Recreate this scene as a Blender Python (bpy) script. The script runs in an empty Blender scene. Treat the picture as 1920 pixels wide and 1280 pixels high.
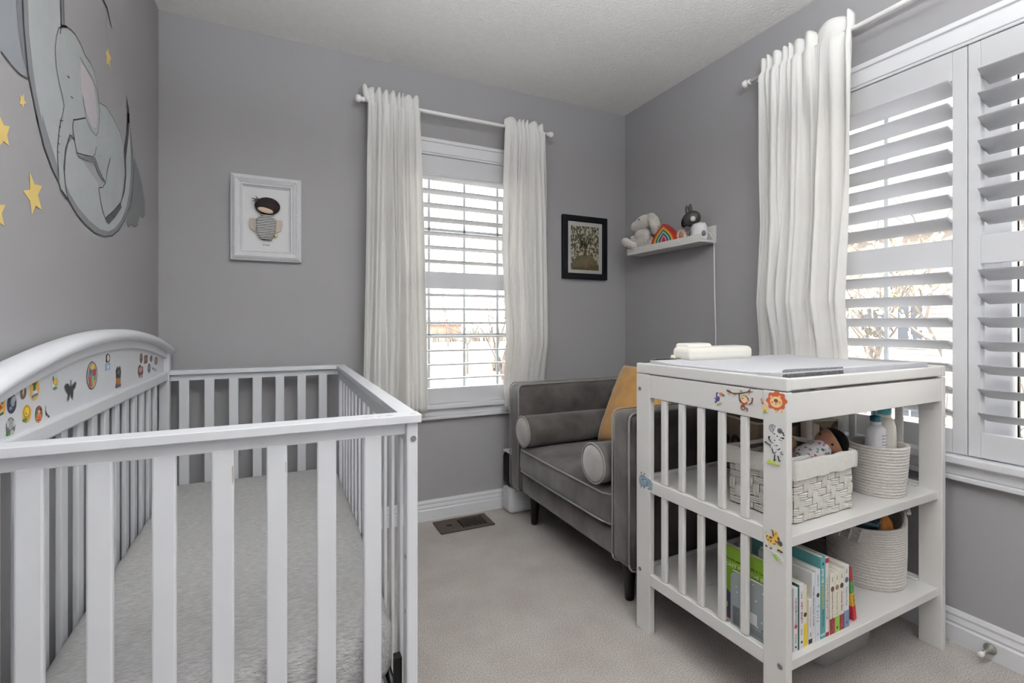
import bpy, bmesh, math, random
from mathutils import Vector, Matrix, Euler, noise
random.seed(7)
R = math.radians
S = bpy.context.scene
COL = S.collection

# ------------------------------------------------------------------ camera, world, exposure
cam_d = bpy.data.cameras.new('camera')
cam = bpy.data.objects.new('camera', cam_d); COL.objects.link(cam)
cam_d.sensor_width = 36.0
cam_d.lens = 912.9 / 1920 * 36.0
cam_d.shift_y = -(640 - 606.6) / 1920
cam_d.clip_start = 0.02; cam_d.clip_end = 600
cam.location = (0, 0, 1.065)
cam.rotation_euler = (R(90), 0, -R(25.2812))
S.camera = cam

W = bpy.data.worlds.new('overcast_sky'); S.world = W; W.use_nodes = True
bg = W.node_tree.nodes['Background']
bg.inputs['Color'].default_value = (0.97, 0.985, 1.0, 1); bg.inputs['Strength'].default_value = 7.2
S.view_settings.view_transform = 'Standard'; S.view_settings.look = 'None'
S.view_settings.gamma = 1.0; S.view_settings.use_curve_mapping = False
S.view_settings.exposure = 0.53
S.cycles.use_denoising = True
S.cycles.max_bounces = 7; S.cycles.diffuse_bounces = 4; S.cycles.glossy_bounces = 3; S.cycles.transparent_max_bounces = 12
S.cycles.use_adaptive_sampling = True; S.cycles.adaptive_threshold = 0.05; S.cycles.adaptive_min_samples = 20
S.cycles.caustics_reflective = False; S.cycles.caustics_refractive = False
S.cycles.sample_clamp_indirect = 6.0
FILL_STRENGTH = 236.0

# ------------------------------------------------------------------ materials
def new_mat(name):
    m = bpy.data.materials.new(name); m.use_nodes = True
    return m, m.node_tree.nodes, m.node_tree.links, m.node_tree.nodes['Principled BSDF']
def srgb(r, g, b):
    f = lambda c: c / 12.92 if c <= .04045 else ((c + .055) / 1.055) ** 2.4
    return (f(r / 255), f(g / 255), f(b / 255), 1)
MATS = {}
def M(name, col, rough=.5, var=.0, vscale=8., bump=0., bscale=200., metal=0., sheen=0., spec=None, detail=3., stretch=None, coat=0.):
    """Procedural material: base colour with a noise variation and a noise bump."""
    if name in MATS: return MATS[name]
    m, n, l, p = new_mat(name)
    p.inputs['Roughness'].default_value = rough; p.inputs['Metallic'].default_value = metal
    if sheen: p.inputs['Sheen Weight'].default_value = sheen
    if spec is not None: p.inputs['Specular IOR Level'].default_value = spec
    if coat: p.inputs['Coat Weight'].default_value = coat
    tc = n.new('ShaderNodeTexCoord'); vec = tc.outputs['Object']
    if stretch:
        mp = n.new('ShaderNodeMapping'); mp.inputs['Scale'].default_value = stretch
        l.new(vec, mp.inputs['Vector']); vec = mp.outputs['Vector']
    nz = n.new('ShaderNodeTexNoise'); nz.inputs['Scale'].default_value = vscale; nz.inputs['Detail'].default_value = detail
    l.new(vec, nz.inputs['Vector'])
    rp = n.new('ShaderNodeValToRGB'); v = max(var, .01)
    rp.color_ramp.elements[0].position = .3; rp.color_ramp.elements[1].position = .7
    rp.color_ramp.elements[0].color = tuple(max(0, c * (1 - v)) for c in col[:3]) + (1,)
    rp.color_ramp.elements[1].color = tuple(min(1, c * (1 + v)) for c in col[:3]) + (1,)
    l.new(nz.outputs['Fac'], rp.inputs['Fac']); l.new(rp.outputs['Color'], p.inputs['Base Color'])
    if bump:
        bn = n.new('ShaderNodeTexNoise'); bn.inputs['Scale'].default_value = bscale; bn.inputs['Detail'].default_value = 4
        l.new(vec, bn.inputs['Vector'])
        bp = n.new('ShaderNodeBump'); bp.inputs['Strength'].default_value = min(1, bump); bp.inputs['Distance'].default_value = .004 * max(1, bump)
        l.new(bn.outputs['Fac'], bp.inputs['Height']); l.new(bp.outputs['Normal'], p.inputs['Normal'])
    MATS[name] = m
    return m

WALL   = M('wall_paint_grey', srgb(155, 153, 155), .62, .012, 3, .12, 350)
CEIL   = M('ceiling_stipple', srgb(238, 236, 233), .9, .02, 40, 1.0, 120)
WHITE  = M('white_lacquer', srgb(223, 224, 228), .38, .01, 5, .03, 60)
TWHITE = M('table_white', srgb(221, 219, 216), .35, .012, 5, .03, 60)
TRIM   = M('trim_white', srgb(226, 226, 229), .34, .008, 5)
SHUT   = M('shutter_white', srgb(210, 210, 213), .42, .008, 5)
ROD    = M('rod_white', srgb(238, 237, 235), .3)
VELVET = M('velvet_grey', srgb(72, 67, 65), .62, .62, 7, .25, 60, sheen=.35, spec=.25, detail=7, stretch=(1, 1.3, 1))
VPIPE  = M('velvet_piping', srgb(128, 124, 121), .55, .15, 14, sheen=.5)
VLIGHT = M('velvet_brushed', srgb(150, 146, 143), .6, .12, 14, .2, 60, sheen=.6)
MUSTARD= M('mustard_velvet', srgb(172, 126, 60), .7, .16, 14, .3, 120, sheen=.35)
BLACK  = M('black_wood', srgb(14, 13, 13), .35)
BLKPL  = M('black_plastic', srgb(11, 11, 12), .35, spec=.3)
CARPET = None
SHEET  = M('fleece_grey', srgb(192, 190, 190), .98, .22, 130, 1.6, 190, sheen=.2, detail=6, stretch=(.45, 2.2, 1))
METAL  = M('screw_metal', srgb(150, 150, 152), .3, metal=.9)
NICKEL = M('brushed_nickel', srgb(170, 166, 158), .35, metal=.9)
BRONZE = M('register_brown', srgb(72, 60, 52), .5, .08, 40, metal=.2)
DARK   = M('gap_shade', srgb(18, 15, 14), .9)
NAVY   = M('frame_black', srgb(13, 15, 21), .5, spec=.25)
PAPER  = M('paper_white', srgb(226, 225, 226), .8)
CREAM  = M('cream_plastic', srgb(233, 230, 220), .35)
CANVAS = M('liner_canvas', srgb(222, 219, 212), .9, .03, 60, .5, 300)
WICKER = M('paper_wicker', srgb(226, 222, 214), .75, .05, 60, .5, 200)
ROPE   = M('cotton_rope', srgb(222, 216, 210), .95, .05, 120, .9, 330)
GREYP  = M('bin_grey', srgb(176, 174, 172), .5, .02)
PLUSH  = M('plush_cream', srgb(208, 201, 194), .98, .10, 90, 1.3, 240, sheen=.4)
def F(r, g, b, rough=.6): return M('flat_%d_%d_%d' % (r, g, b), srgb(r, g, b), rough)

def curtain_mat():
    m, n, l, p = new_mat('curtain_linen')
    p.inputs['Base Color'].default_value = srgb(249, 248, 246); p.inputs['Roughness'].default_value = .95
    tr = n.new('ShaderNodeBsdfTranslucent'); tr.inputs['Color'].default_value = srgb(252, 248, 242)
    mx = n.new('ShaderNodeMixShader'); mx.inputs[0].default_value = .24
    l.new(p.outputs[0], mx.inputs[1]); l.new(tr.outputs[0], mx.inputs[2]); l.new(mx.outputs[0], n['Material Output'].inputs['Surface'])
    tc = n.new('ShaderNodeTexCoord'); mp = n.new('ShaderNodeMapping'); mp.inputs['Scale'].default_value = (900, 900, 160)
    nz = n.new('ShaderNodeTexNoise'); nz.inputs['Scale'].default_value = 1.; nz.inputs['Detail'].default_value = 2
    bp = n.new('ShaderNodeBump'); bp.inputs['Strength'].default_value = .25; bp.inputs['Distance'].default_value = .001
    l.new(tc.outputs['Object'], mp.inputs[0]); l.new(mp.outputs[0], nz.inputs['Vector']); l.new(nz.outputs['Fac'], bp.inputs['Height']); l.new(bp.outputs[0], p.inputs['Normal'])
    return m
CURTAIN = curtain_mat()
def carpet_mat():
    """cut pile: fine fibre speckle, soft trodden patches and a fibre bump."""
    m, n, l, p = new_mat('carpet_beige'); p.inputs['Roughness'].default_value = 1.; p.inputs['Specular IOR Level'].default_value = .05
    tc = n.new('ShaderNodeTexCoord')
    def nz(sc, det): q = n.new('ShaderNodeTexNoise'); q.inputs['Scale'].default_value = sc; q.inputs['Detail'].default_value = det; l.new(tc.outputs['Object'], q.inputs['Vector']); return q.outputs['Fac']
    f, c = nz(330, 4), nz(5, 5)
    r1 = n.new('ShaderNodeValToRGB'); e = r1.color_ramp.elements; e[0].position = .32; e[0].color = srgb(146, 138, 133); e[1].position = .62; e[1].color = srgb(226, 219, 214); l.new(f, r1.inputs[0])
    r2 = n.new('ShaderNodeValToRGB'); e = r2.color_ramp.elements; e[0].position = .35; e[0].color = (.86, .845, .845, 1); e[1].position = .65; e[1].color = (1, 1, 1, 1); l.new(c, r2.inputs[0])
    mx = n.new('ShaderNodeMix'); mx.data_type = 'RGBA'; mx.blend_type = 'MULTIPLY'; mx.inputs[0].default_value = 1.; l.new(r1.outputs[0], mx.inputs[6]); l.new(r2.outputs[0], mx.inputs[7]); l.new(mx.outputs[2], p.inputs['Base Color'])
    bp = n.new('ShaderNodeBump'); bp.inputs['Strength'].default_value = .9; bp.inputs['Distance'].default_value = .006; l.new(f, bp.inputs['Height']); l.new(bp.outputs[0], p.inputs['Normal'])
    return m
CARPET = carpet_mat()
def glass_mat():
    m, n, l, p = new_mat('window_glass')
    t = n.new('ShaderNodeBsdfTransparent'); g = n.new('ShaderNodeBsdfGlossy'); g.inputs['Roughness'].default_value = .02
    fr = n.new('ShaderNodeFresnel'); fr.inputs['IOR'].default_value = 1.35
    mx = n.new('ShaderNodeMixShader'); l.new(fr.outputs[0], mx.inputs[0]); l.new(t.outputs[0], mx.inputs[1]); l.new(g.outputs[0], mx.inputs[2])
    l.new(mx.outputs[0], n['Material Output'].inputs['Surface']); n.remove(p)
    return m
GLASS = glass_mat()
def emit_mat(name, col, s):
    m, n, l, p = new_mat(name)
    p.inputs['Base Color'].default_value = (.9, .9, .9, 1); p.inputs['Emission Color'].default_value = col; p.inputs['Emission Strength'].default_value = s
    return m
def dots_mat(name, base, dots, scale, thr, multi=False):
    m, n, l, p = new_mat(name); p.inputs['Roughness'].default_value = .7
    tc = n.new('ShaderNodeTexCoord'); v = n.new('ShaderNodeTexVoronoi'); v.inputs['Scale'].default_value = scale; v.inputs['Randomness'].default_value = .55
    l.new(tc.outputs['Object'], v.inputs['Vector'])
    c = n.new('ShaderNodeMath'); c.operation = 'LESS_THAN'; c.inputs[1].default_value = thr; l.new(v.outputs['Distance'], c.inputs[0])
    mx = n.new('ShaderNodeMix'); mx.data_type = 'RGBA'; l.new(c.outputs[0], mx.inputs[0]); mx.inputs[6].default_value = base; mx.inputs[7].default_value = dots
    if multi:
        hs = n.new('ShaderNodeHueSaturation'); hs.inputs['Saturation'].default_value = .8; hs.inputs['Value'].default_value = .45; l.new(v.outputs['Color'], hs.inputs['Color']); l.new(hs.outputs[0], mx.inputs[7])
    l.new(mx.outputs[2], p.inputs['Base Color'])
    return m

# ------------------------------------------------------------------ mesh helpers
def bx(bm, x0, x1, y0, y1, z0, z1, mi=0):
    v = [bm.verts.new((x, y, z)) for x in (x0, x1) for y in (y0, y1) for z in (z0, z1)]
    for f in ((0, 1, 3, 2), (4, 6, 7, 5), (0, 4, 5, 1), (2, 3, 7, 6), (0, 2, 6, 4), (1, 5, 7, 3)):
        bm.faces.new([v[i] for i in f]).material_index = mi
    return v
def box(*a):
    bm = bmesh.new(); bx(bm, *a); return bm
def boxes(*l):
    bm = bmesh.new()
    for a in l: bx(bm, *a)
    return bm
def tube(bm, pts, r, seg=8, mi=0, cap=True):
    pts = [Vector(p) for p in pts]; rs = r if isinstance(r, (list, tuple)) else [r] * len(pts); rings = []; up = None
    for i, p in enumerate(pts):
        d = (pts[min(i + 1, len(pts) - 1)] - pts[max(i - 1, 0)]).normalized()
        if up is None:
            up = Vector((0, 0, 1)) if abs(d.z) < .9 else Vector((1, 0, 0))
        a = d.cross(up)
        if a.length < 1e-4: a = d.cross(Vector((0, 1, .3)))
        a.normalize(); b = a.cross(d).normalized(); up = b
        rings.append([bm.verts.new(p + (a * math.cos(t) + b * math.sin(t)) * rs[i]) for t in [2 * math.pi * k / seg for k in range(seg)]])
    for i in range(len(rings) - 1):
        for k in range(seg):
            f = bm.faces.new((rings[i][k], rings[i][(k + 1) % seg], rings[i + 1][(k + 1) % seg], rings[i + 1][k])); f.material_index = mi; f.smooth = seg > 5
    if cap:
        bm.faces.new(rings[0]).material_index = mi; bm.faces.new(list(reversed(rings[-1]))).material_index = mi
    return bm
def lathe(bm, prof, c=(0, 0, 0), axis='Z', seg=24, mi=0, sx=1., sy=1.):
    rings = []
    for r, h in prof:
        ring = []
        for k in range(seg):
            t = 2 * math.pi * k / seg; a, b = r * sx * math.cos(t), r * sy * math.sin(t)
            p = {'Z': (a, b, h), 'X': (h, a, b), 'Y': (a, h, b)}[axis]
            ring.append(bm.verts.new((p[0] + c[0], p[1] + c[1], p[2] + c[2])))
        rings.append(ring)
    for i in range(len(rings) - 1):
        for k in range(seg):
            f = bm.faces.new((rings[i][k], rings[i][(k + 1) % seg], rings[i + 1][(k + 1) % seg], rings[i + 1][k])); f.material_index = mi; f.smooth = True
    for ring in (rings[0], rings[-1]):
        if (ring[0].co - ring[seg // 2].co).length > 1e-5:
            try: bm.faces.new(ring).material_index = mi
            except ValueError: pass
    return bm
def ell(bm, c, r, seg=20, rings=12, rot=None, mi=0):
    m = Matrix.Translation(c) @ (rot.to_matrix().to_4x4() if rot else Matrix.Identity(4)) @ Matrix.Diagonal((r[0], r[1], r[2], 1))
    n0 = len(bm.faces)
    bmesh.ops.create_uvsphere(bm, u_segments=seg, v_segments=rings, radius=1, matrix=m)
    bm.faces.ensure_lookup_table()
    for f in bm.faces[n0:]: f.smooth = True; f.material_index = mi
    return bm
def prism(bm, poly, fn, t0, t1, mi=0):
    """poly: 2-D outline; fn(u, v, t) -> point; extruded from t0 to t1."""
    a = [bm.verts.new(fn(u, v, t0)) for u, v in poly]; b = [bm.verts.new(fn(u, v, t1)) for u, v in poly]; n = len(poly)
    bm.faces.new(a).material_index = mi; bm.faces.new(list(reversed(b))).material_index = mi
    for i in range(n): bm.faces.new((a[i], b[i], b[(i + 1) % n], a[(i + 1) % n])).material_index = mi
    return bm
def rbox(c, h, r, seg=4, puff=0., bow=0., rot=None):
    """soft rounded box: centre c, half sizes h, corner radius r; puff swells the faces."""
    bm = bmesh.new(); n = 9
    def axis(hh):
        k = max(hh - r, 1e-4); return [-hh] + [-hh + r * (1 - math.cos(math.pi / 2 * i / seg)) for i in range(1, seg)] + [-k + 2 * k * i / n for i in range(n + 1)] + [hh - r * (1 - math.cos(math.pi / 2 * i / seg)) for i in range(seg - 1, 0, -1)] + [hh]
    bmesh.ops.create_cube(bm, size=2)
    bm.clear()
    AX = [axis(h[0]), axis(h[1]), axis(h[2])]; cache = {}
    def vert(p):
        k = tuple(round(q, 6) for q in p)
        if k in cache: return cache[k]
        q = Vector([max(-(h[i] - r), min(h[i] - r, p[i])) for i in range(3)]); d = Vector(p) - q
        if d.length > 1e-9:
            d = d.normalized() * r
        o = q + d
        if puff:
            u = [max(0, 1 - (o[i] / h[i]) ** 2) for i in range(3)]
            for i in range(3):
                j, kk = (i + 1) % 3, (i + 2) % 3
                o[i] += puff * (o[i] / h[i]) * math.sqrt(u[j] * u[kk])
        if rot: o = rot.to_matrix() @ o
        cache[k] = bm.verts.new(o + Vector(c)); return cache[k]
    for i in range(3):
        j, k = (i + 1) % 3, (i + 2) % 3
        for s in (-1, 1):
            for a in range(len(AX[j]) - 1):
                for b in range(len(AX[k]) - 1):
                    q = []
                    for da, db in ((0, 0), (1, 0), (1, 1), (0, 1)):
                        p = [0, 0, 0]; p[i] = s * h[i]; p[j] = AX[j][a + da]; p[k] = AX[k][b + db]; q.append(vert(p))
                    if s < 0: q.reverse()
                    if len(set(q)) > 2:
                        try: f = bm.faces.new([v for t, v in enumerate(q) if v not in q[:t]]); f.smooth = True
                        except ValueError: pass
    return bm

def thing(name, label, cat, loc=(0, 0, 0), group=None, kind=None):
    o = bpy.data.objects.new(name, None); COL.objects.link(o); o.location = loc; o.empty_display_size = .05
    tag(o, label, cat, group, kind); return o
def tag(o, label=None, cat=None, group=None, kind=None):
    if label: o['label'] = label
    if cat: o['category'] = cat
    if group: o['group'] = group
    if kind: o['kind'] = kind
    return o
def root_off(p):
    v = Vector((0, 0, 0))
    while p is not None: v += p.location; p = p.parent
    return v
def obj(name, bm, mats, parent=None, bevel=0., seg=2, label=None, world=True, norm=True):
    """link one mesh object; with world=True the verts are in room coordinates and are moved into the parent's frame."""
    if norm: bmesh.ops.recalc_face_normals(bm, faces=bm.faces)
    me = bpy.data.meshes.new(name)
    off = root_off(parent) if (parent is not None and world) else Vector((0, 0, 0))
    if off.length: bmesh.ops.translate(bm, verts=bm.verts, vec=-off)
    bm.to_mesh(me); bm.free()
    for m in (mats if isinstance(mats, (list, tuple)) else [mats]): me.materials.append(m)
    o = bpy.data.objects.new(name, me); COL.objects.link(o)
    if parent is not None: o.parent = parent
    if bevel:
        b = o.modifiers.new('bevel', 'BEVEL'); b.width = bevel; b.segments = seg; b.limit_method = 'ANGLE'; b.angle_limit = R(40)
    if label: o['label'] = label
    return o
def dup(src, parent, loc, rot=None):
    c = src.copy(); COL.objects.link(c); c.parent = parent; c.location = loc
    if rot: c.rotation_euler = rot
    return c
def struct(name, bm, mats, parent=None, **k):
    o = obj(name, bm, mats, parent, **k)
    if parent is None: o['kind'] = 'structure'
    return o
def text(name, body, size, mat, parent, loc, rot, align='CENTER', ext=.0002):
    c = bpy.data.curves.new(name, 'FONT'); c.body = body; c.size = size; c.extrude = ext; c.align_x = align; c.align_y = 'CENTER'; c.resolution_u = 2
    c.materials.append(mat)
    tmp = bpy.data.objects.new('tmp', c); me = bpy.data.meshes.new_from_object(tmp); bpy.data.objects.remove(tmp); me.name = name
    if not me.materials: me.materials.append(mat)
    o = bpy.data.objects.new(name, me); COL.objects.link(o); o.parent = parent; o.location = loc; o.rotation_euler = rot
    return o

# ------------------------------------------------------------------ room shell
XL, XR, YB, YF, H, TH = -.489, 2.046, 2.586, -1.45, 2.437, .16
struct('floor', box(XL - .1, XR + .1, YF - .1, YB + .1, -.06, 0), CARPET)
struct('ceiling', box(XL - .16, XR + .16, YF - .16, YB + .16, H, H + .08), CEIL)
struct('wall_left', box(XL - TH, XL, YF, YB + TH, 0, H), WALL)
struct('wall_front', box(XL - TH, XR + TH, YF - .12, YF, 0, H), TRIM)  # unseen near wall, made white to bounce light back into the room
W1 = (.515, 1.295, .62, 1.99)      # back window opening  x0 x1 z0 z1
W2 = (.235, 1.385, .62, 1.99)      # right window opening y0 y1 z0 z1
struct('wall_back', boxes((XL, W1[0], YB, YB + TH, 0, H), (W1[1], XR + TH, YB, YB + TH, 0, H), (W1[0], W1[1], YB, YB + TH, 0, W1[2]), (W1[0], W1[1], YB, YB + TH, W1[3], H)), WALL)
struct('wall_right', boxes((XR, XR + TH, YF, W2[0], 0, H), (XR, XR + TH, W2[1], YB, 0, H), (XR, XR + TH, W2[0], W2[1], 0, W2[2]), (XR, XR + TH, W2[0], W2[1], W2[3], H)), WALL)
def bb(name, fn, a, b):
    prof = [(0, 0), (.016, 0), (.016, .056), (.011, .062), (.013, .07), (.009, .086), (.011, .094), (.006, .107), (0, .108)]
    bm = bmesh.new(); prism(bm, prof, fn, a, b); return struct(name, bm, TRIM)
bb('baseboard_back', lambda u, v, t: (t, YB - u, v), XL, XR)
bb('baseboard_right', lambda u, v, t: (XR - u, t, v), YF, YB)
bb('baseboard_left', lambda u, v, t: (XL + u, t, v), YF, YB)
# ------------------------------------------------------------------ windows and shutters
# local frame of a window: u along the wall, d into the room (0 = wall face), z up
def louver_mesh(length, fnu):
    bm = bmesh.new(); seg = 14
    prof = [(.0445 * math.cos(t), .0055 * math.sin(t)) for t in [2 * math.pi * k / seg for k in range(seg)]]
    rings = []
    for s in (-.5, .5): rings.append([bm.verts.new(fnu(s * length, a, b)) for a, b in prof])
    for k in range(seg):
        f = bm.faces.new((rings[0][k], rings[0][(k + 1) % seg], rings[1][(k + 1) % seg], rings[1][k])); f.smooth = True
    bm.faces.new(rings[0]); bm.faces.new(list(reversed(rings[1])))
    return bm
LZ = [1.865, 1.788, 1.7115, 1.635, 1.5585, 1.482, 1.4055, 1.222, 1.1455, 1.069, .9925, .916, .8395, .763]
def window(n, pt, u0, u1, tilt_unused, verts_u, horiz_z, extra):
    """pt(u, d, z) -> room point; u0..u1 opening."""
    def bxp(bm, a0, a1, d0, d1, z0, z1):
        p, q = pt(a0, d0, z0), pt(a1, d1, z1)
        bx(bm, min(p[0], q[0]), max(p[0], q[0]), min(p[1], q[1]), max(p[1], q[1]), z0, z1)
    def part(name, parent, bev, *l, mat=TRIM):
        bm = bmesh.new()
        for a in l: bxp(bm, *a)
        return obj(name, bm, mat, parent, bevel=bev)
    root = thing('window_%d' % n, None, None, pt((u0 + u1) / 2, 0, .545)); root['kind'] = 'structure'
    cw = .078
    part('casing_head', root, .003, (u0 - cw, u1 + cw, 0, .017, 1.992, 2.05), (u0 - cw, u1 + cw, 0, .026, 2.048, 2.068), (u0 - .012, u1 + .012, 0, .012, 1.982, 1.994))
    for a, b, c in ((u0 - cw, u0 - cw + .02, u0), (u1 + cw, u1 + cw - .02, u1)):
        lo, hi = min(a, c), max(a, c)
        part('casing_side', root, .003, (lo, hi, 0, .016, .627, 1.992), (min(a, b), max(a, b), 0, .025, .627, 2.05))
    part('sill', root, .004, (u0 - cw - .01, u1 + cw + .01, -.03, .04, .602, .627))
    part('apron', root, .004, (u0 - cw, u1 + cw, 0, .018, .562, .602), (u0 - cw, u1 + cw, 0, .028, .545, .562))
    part('jamb', root, .001, (u0, u0 + .006, -.16, 0, .627, 1.984), (u1 - .006, u1, -.16, 0, .627, 1.984), (u0, u1, -.16, 0, 1.984, 1.99), (u0, u1, -.16, -.03, .62, .626))
    sash = part('sash_frame', root, .003, (u0 + .006, u0 + .045, -.13, -.085, .626, 1.984), (u1 - .045, u1 - .006, -.13, -.085, .626, 1.984), (u0 + .006, u1 - .006, -.13, -.085, 1.94, 1.984), (u0 + .006, u1 - .006, -.13, -.085, .626, .67), *extra)
    for u in verts_u: part('muntin', sash, .002, (u - .007, u + .007, -.112, -.1, .67, 1.94), mat=MUNTIN)
    for z in horiz_z: part('muntin', sash, .002, (u0 + .045, u1 - .045, -.112, -.1, z - .008, z + .008), mat=MUNTIN)
    part('pane', root, 0, (u0 + .045, u1 - .045, -.108, -.104, .67, 1.94), mat=GLASS)
    return root
def shutter(label, pt, u0, u1, tilt, sw0, sw1, group, axis):
    c = pt((u0 + u1) / 2, -.004, .63)
    root = thing('plantation_shutter', label, 'shutter', c, group)
    def part(name, a0, a1, d0, d1, z0, z1):
        p, q = pt(a0, d0, z0), pt(a1, d1, z1); bm = bmesh.new()
        bx(bm, min(p[0], q[0]), max(p[0], q[0]), min(p[1], q[1]), max(p[1], q[1]), z0, z1)
        return obj(name, bm, SHUT, root, bevel=.002)
    d0, d1 = -.022, .006
    part('stile', u0, u0 + sw0, d0, d1, .632, 1.98); part('stile', u1 - sw1, u1, d0, d1, .632, 1.98)
    a, b = u0 + sw0, u1 - sw1
    part('rail', a, b, d0, d1, 1.882, 1.98); part('rail', a, b, d0, d1, 1.258, 1.35); part('rail', a, b, d0, d1, .632, .712)
    L = b - a - .004
    if axis == 'X': fn = lambda s, e, f: (s, e, f)
    else: fn = lambda s, e, f: (e, s, f)
    first = None
    for z in LZ:
        p = Vector(pt((a + b) / 2, -.008, z)) - Vector(c)
        if first is None:
            first = obj('louver', louver_mesh(L, fn), SHUT, root, world=False); first.location = p; o = first
        else: o = dup(first, root, p)
        o.rotation_euler = (-tilt, 0, 0) if axis == 'X' else (0, tilt, 0)
    return root
MUNTIN = M('muntin_grey', srgb(205, 212, 212), .5)
pt1 = lambda u, d, z: (u, YB - d, z)
pt2 = lambda u, d, z: (XR - d, u, z)
window(1, pt1, W1[0], W1[1], 0, (.751, .962, 1.173), (1.6, 1.0), ())
window(2, pt2, W2[0], W2[1], 0, (1.104, .52), (1.6,), ((.73, .815, -.13, -.075, .626, 1.984),))
obj('gasket', box(XR + .094, XR + .104, 0.7175, .7225, .66, 1.95), BLKPL, bpy.data.objects['window_2'])
shutter('white louvred shutter panel filling the narrower window on the far wall', pt1, W1[0] + .008, W1[1] - .008, R(4.5), .05, .05, None, 'X')
shutter('white louvred shutter panel beside the single long curtain, left of the seam', pt2, .8095, W2[1] - .008, R(22), .04, .05, 'shutter panels of the wide window', 'Y')
shutter('white louvred shutter panel at the right edge, above the wall door stop', pt2, W2[0] + .008, .8075, R(22), .05, .032, 'shutter panels of the wide window', 'Y')

# ------------------------------------------------------------------ curtains and rods
def curtain(name, label, group, pt, u0t, u1t, u0b, u1b, zt, zb, zrod, d_rod, folds, seed, flare=None, um=None, broad=4, press=None):
    """linen panel gathered on a rod pocket: narrow pleats at the top run out into a few broad uneven folds."""
    rnd = random.Random(seed); nu, nv = 168, 60; bm = bmesh.new(); grid = []
    cuts = sorted(rnd.uniform(0, 1) for _ in range(folds - 1)); cuts = [0] + [.55 * c + .45 * (i + 1) / folds for i, c in enumerate(cuts)] + [1]
    am = [rnd.uniform(.55, 1.25) for _ in range(folds + 1)]
    creases = [(rnd.uniform(.04, .96), rnd.uniform(-.10, .10), rnd.uniform(.010, .022), rnd.uniform(.011, .022)) for _ in range(folds + 3)]
    def pleat(s):
        for k in range(folds):
            if s <= cuts[k + 1]: break
        f = (s - cuts[k]) / (cuts[k + 1] - cuts[k]); return k, math.sin(math.pi * f) ** .7 * 2 - 1
    for j in range(nv + 1):
        t = (j / nv) ** 1.15; z = zt + (zb - zt) * t; row = []
        if um is None: a, b = u0t + (u0b - u0t) * t, u1t + (u1b - u1t) * t
        else:
            k = min(1, t / .45); q = max(0, (t - .45) / .55)
            a = u0t + (um[0] - u0t) * k + (u0b - um[0]) * q; b = u1t + (um[1] - u1t) * k + (u1b - um[1]) * q
        pinch = math.exp(-((z - zrod) / .03) ** 2); header = z > zrod
        wt = max(0, 1 - t * 3.2); wb = min(1, t * 2.6)
        for i in range(nu + 1):
            s = i / nu; k, w = pleat(s)
            n1 = noise.noise(Vector((s * 2.2 + seed * 3.1, t * .55, seed * 1.7))); n2 = noise.noise(Vector((s * 7.5 + seed, t * .9, 4.4)))
            wv = math.sin(2 * math.pi * (broad * s + .55 * n1 + .12 * t) + seed); wv = math.copysign(abs(wv) ** .75, wv)
            d = d_rod + .022 + (.015 * am[k] * w * (1 - .6 * pinch)) * max(wt, .18) + wb * (.032 * wv * (.75 + .5 * n1) + .014 * n2)
            for c0, sl, dp, wd in creases: d -= min(1, t * 6) * dp * math.exp(-((s - c0 - sl * t) / wd) ** 2)
            if press: g = max(0, min(1, (press - z) / .22)); d = d * (1 - g) + (.058 + .22 * (d - d_rod - .022)) * g
            if header: d = d_rod + .004 + .012 * am[k] * w
            u = a + (b - a) * s + .004 * n2 * wb
            zz = z + (.008 * w * am[k] * max(0, 1 - t * 20)) + .006 * wv * max(0, t * 12 - 11)
            if flare and header and s < .1: u += flare * (1 - s / .1) * max(0, 1 - t * 12); zz += .012 * (1 - s / .1)
            row.append(bm.verts.new(pt(u, max(.03, d), zz)))
        grid.append(row)
    for j in range(nv):
        for i in range(nu): bm.faces.new((grid[j][i], grid[j][i + 1], grid[j + 1][i + 1], grid[j + 1][i])).smooth = True
    o = obj(name, bm, CURTAIN); m = o.modifiers.new('thickness', 'SOLIDIFY'); m.thickness = .0012
    tag(o, label, 'curtain', group)
    return o
def rod(label, pt, u0, u1, z, d, fin0=True, fin1=True, brackets=()):
    r = thing('curtain_rod', label, 'curtain rod', pt((u0 + u1) / 2, d, z))
    obj('pole', tube(bmesh.new(), [pt(u0, d, z), pt(u1, d, z)], .0095, 14), ROD, r)
    for u, s, on in ((u0, -1, fin0), (u1, 1, fin1)):
        if on:
            bm = bmesh.new(); tube(bm, [pt(u + s * q, d, z) for q in (0, .004, .012, .014, .02, .036, .042)], [.012, .012, .012, .009, .018, .018, .011], 16); obj('finial', bm, ROD, r)
    for u in brackets:
        bm = bmesh.new(); tube(bm, [pt(u, 0, z - .02), pt(u, d * .6, z - .02), pt(u, d, z - .012)], .005, 8); tube(bm, [pt(u, 0, z - .02), pt(u, .006, z - .02)], .016, 12); obj('bracket', bm, ROD, r)
    return r
rod('slim white curtain rod across the far wall window', pt1, .37, 1.405, 2.178, .085, True, True, (.42, 1.36))
rod('slim white curtain rod above the wide window, disc finial at its far end', pt2, -.02, 1.565, 2.185, .085, True, True, (.03, 1.53))
curtain('linen_curtain', 'cream linen curtain beside the white framed doll, behind the crib corner', 'cream linen curtains on the far wall', pt1, .385, .648, .355, .68, 2.237, .60, 2.178, .085, 9, 3, flare=-.03, broad=3.6)
curtain('linen_curtain', 'cream linen curtain touching the armchair, left of the black framed print', 'cream linen curtains on the far wall', pt1, 1.135, 1.385, 1.145, 1.41, 2.225, .565, 2.178, .085, 6, 11, um=(1.10, 1.40), broad=2.7, press=.95)
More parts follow.
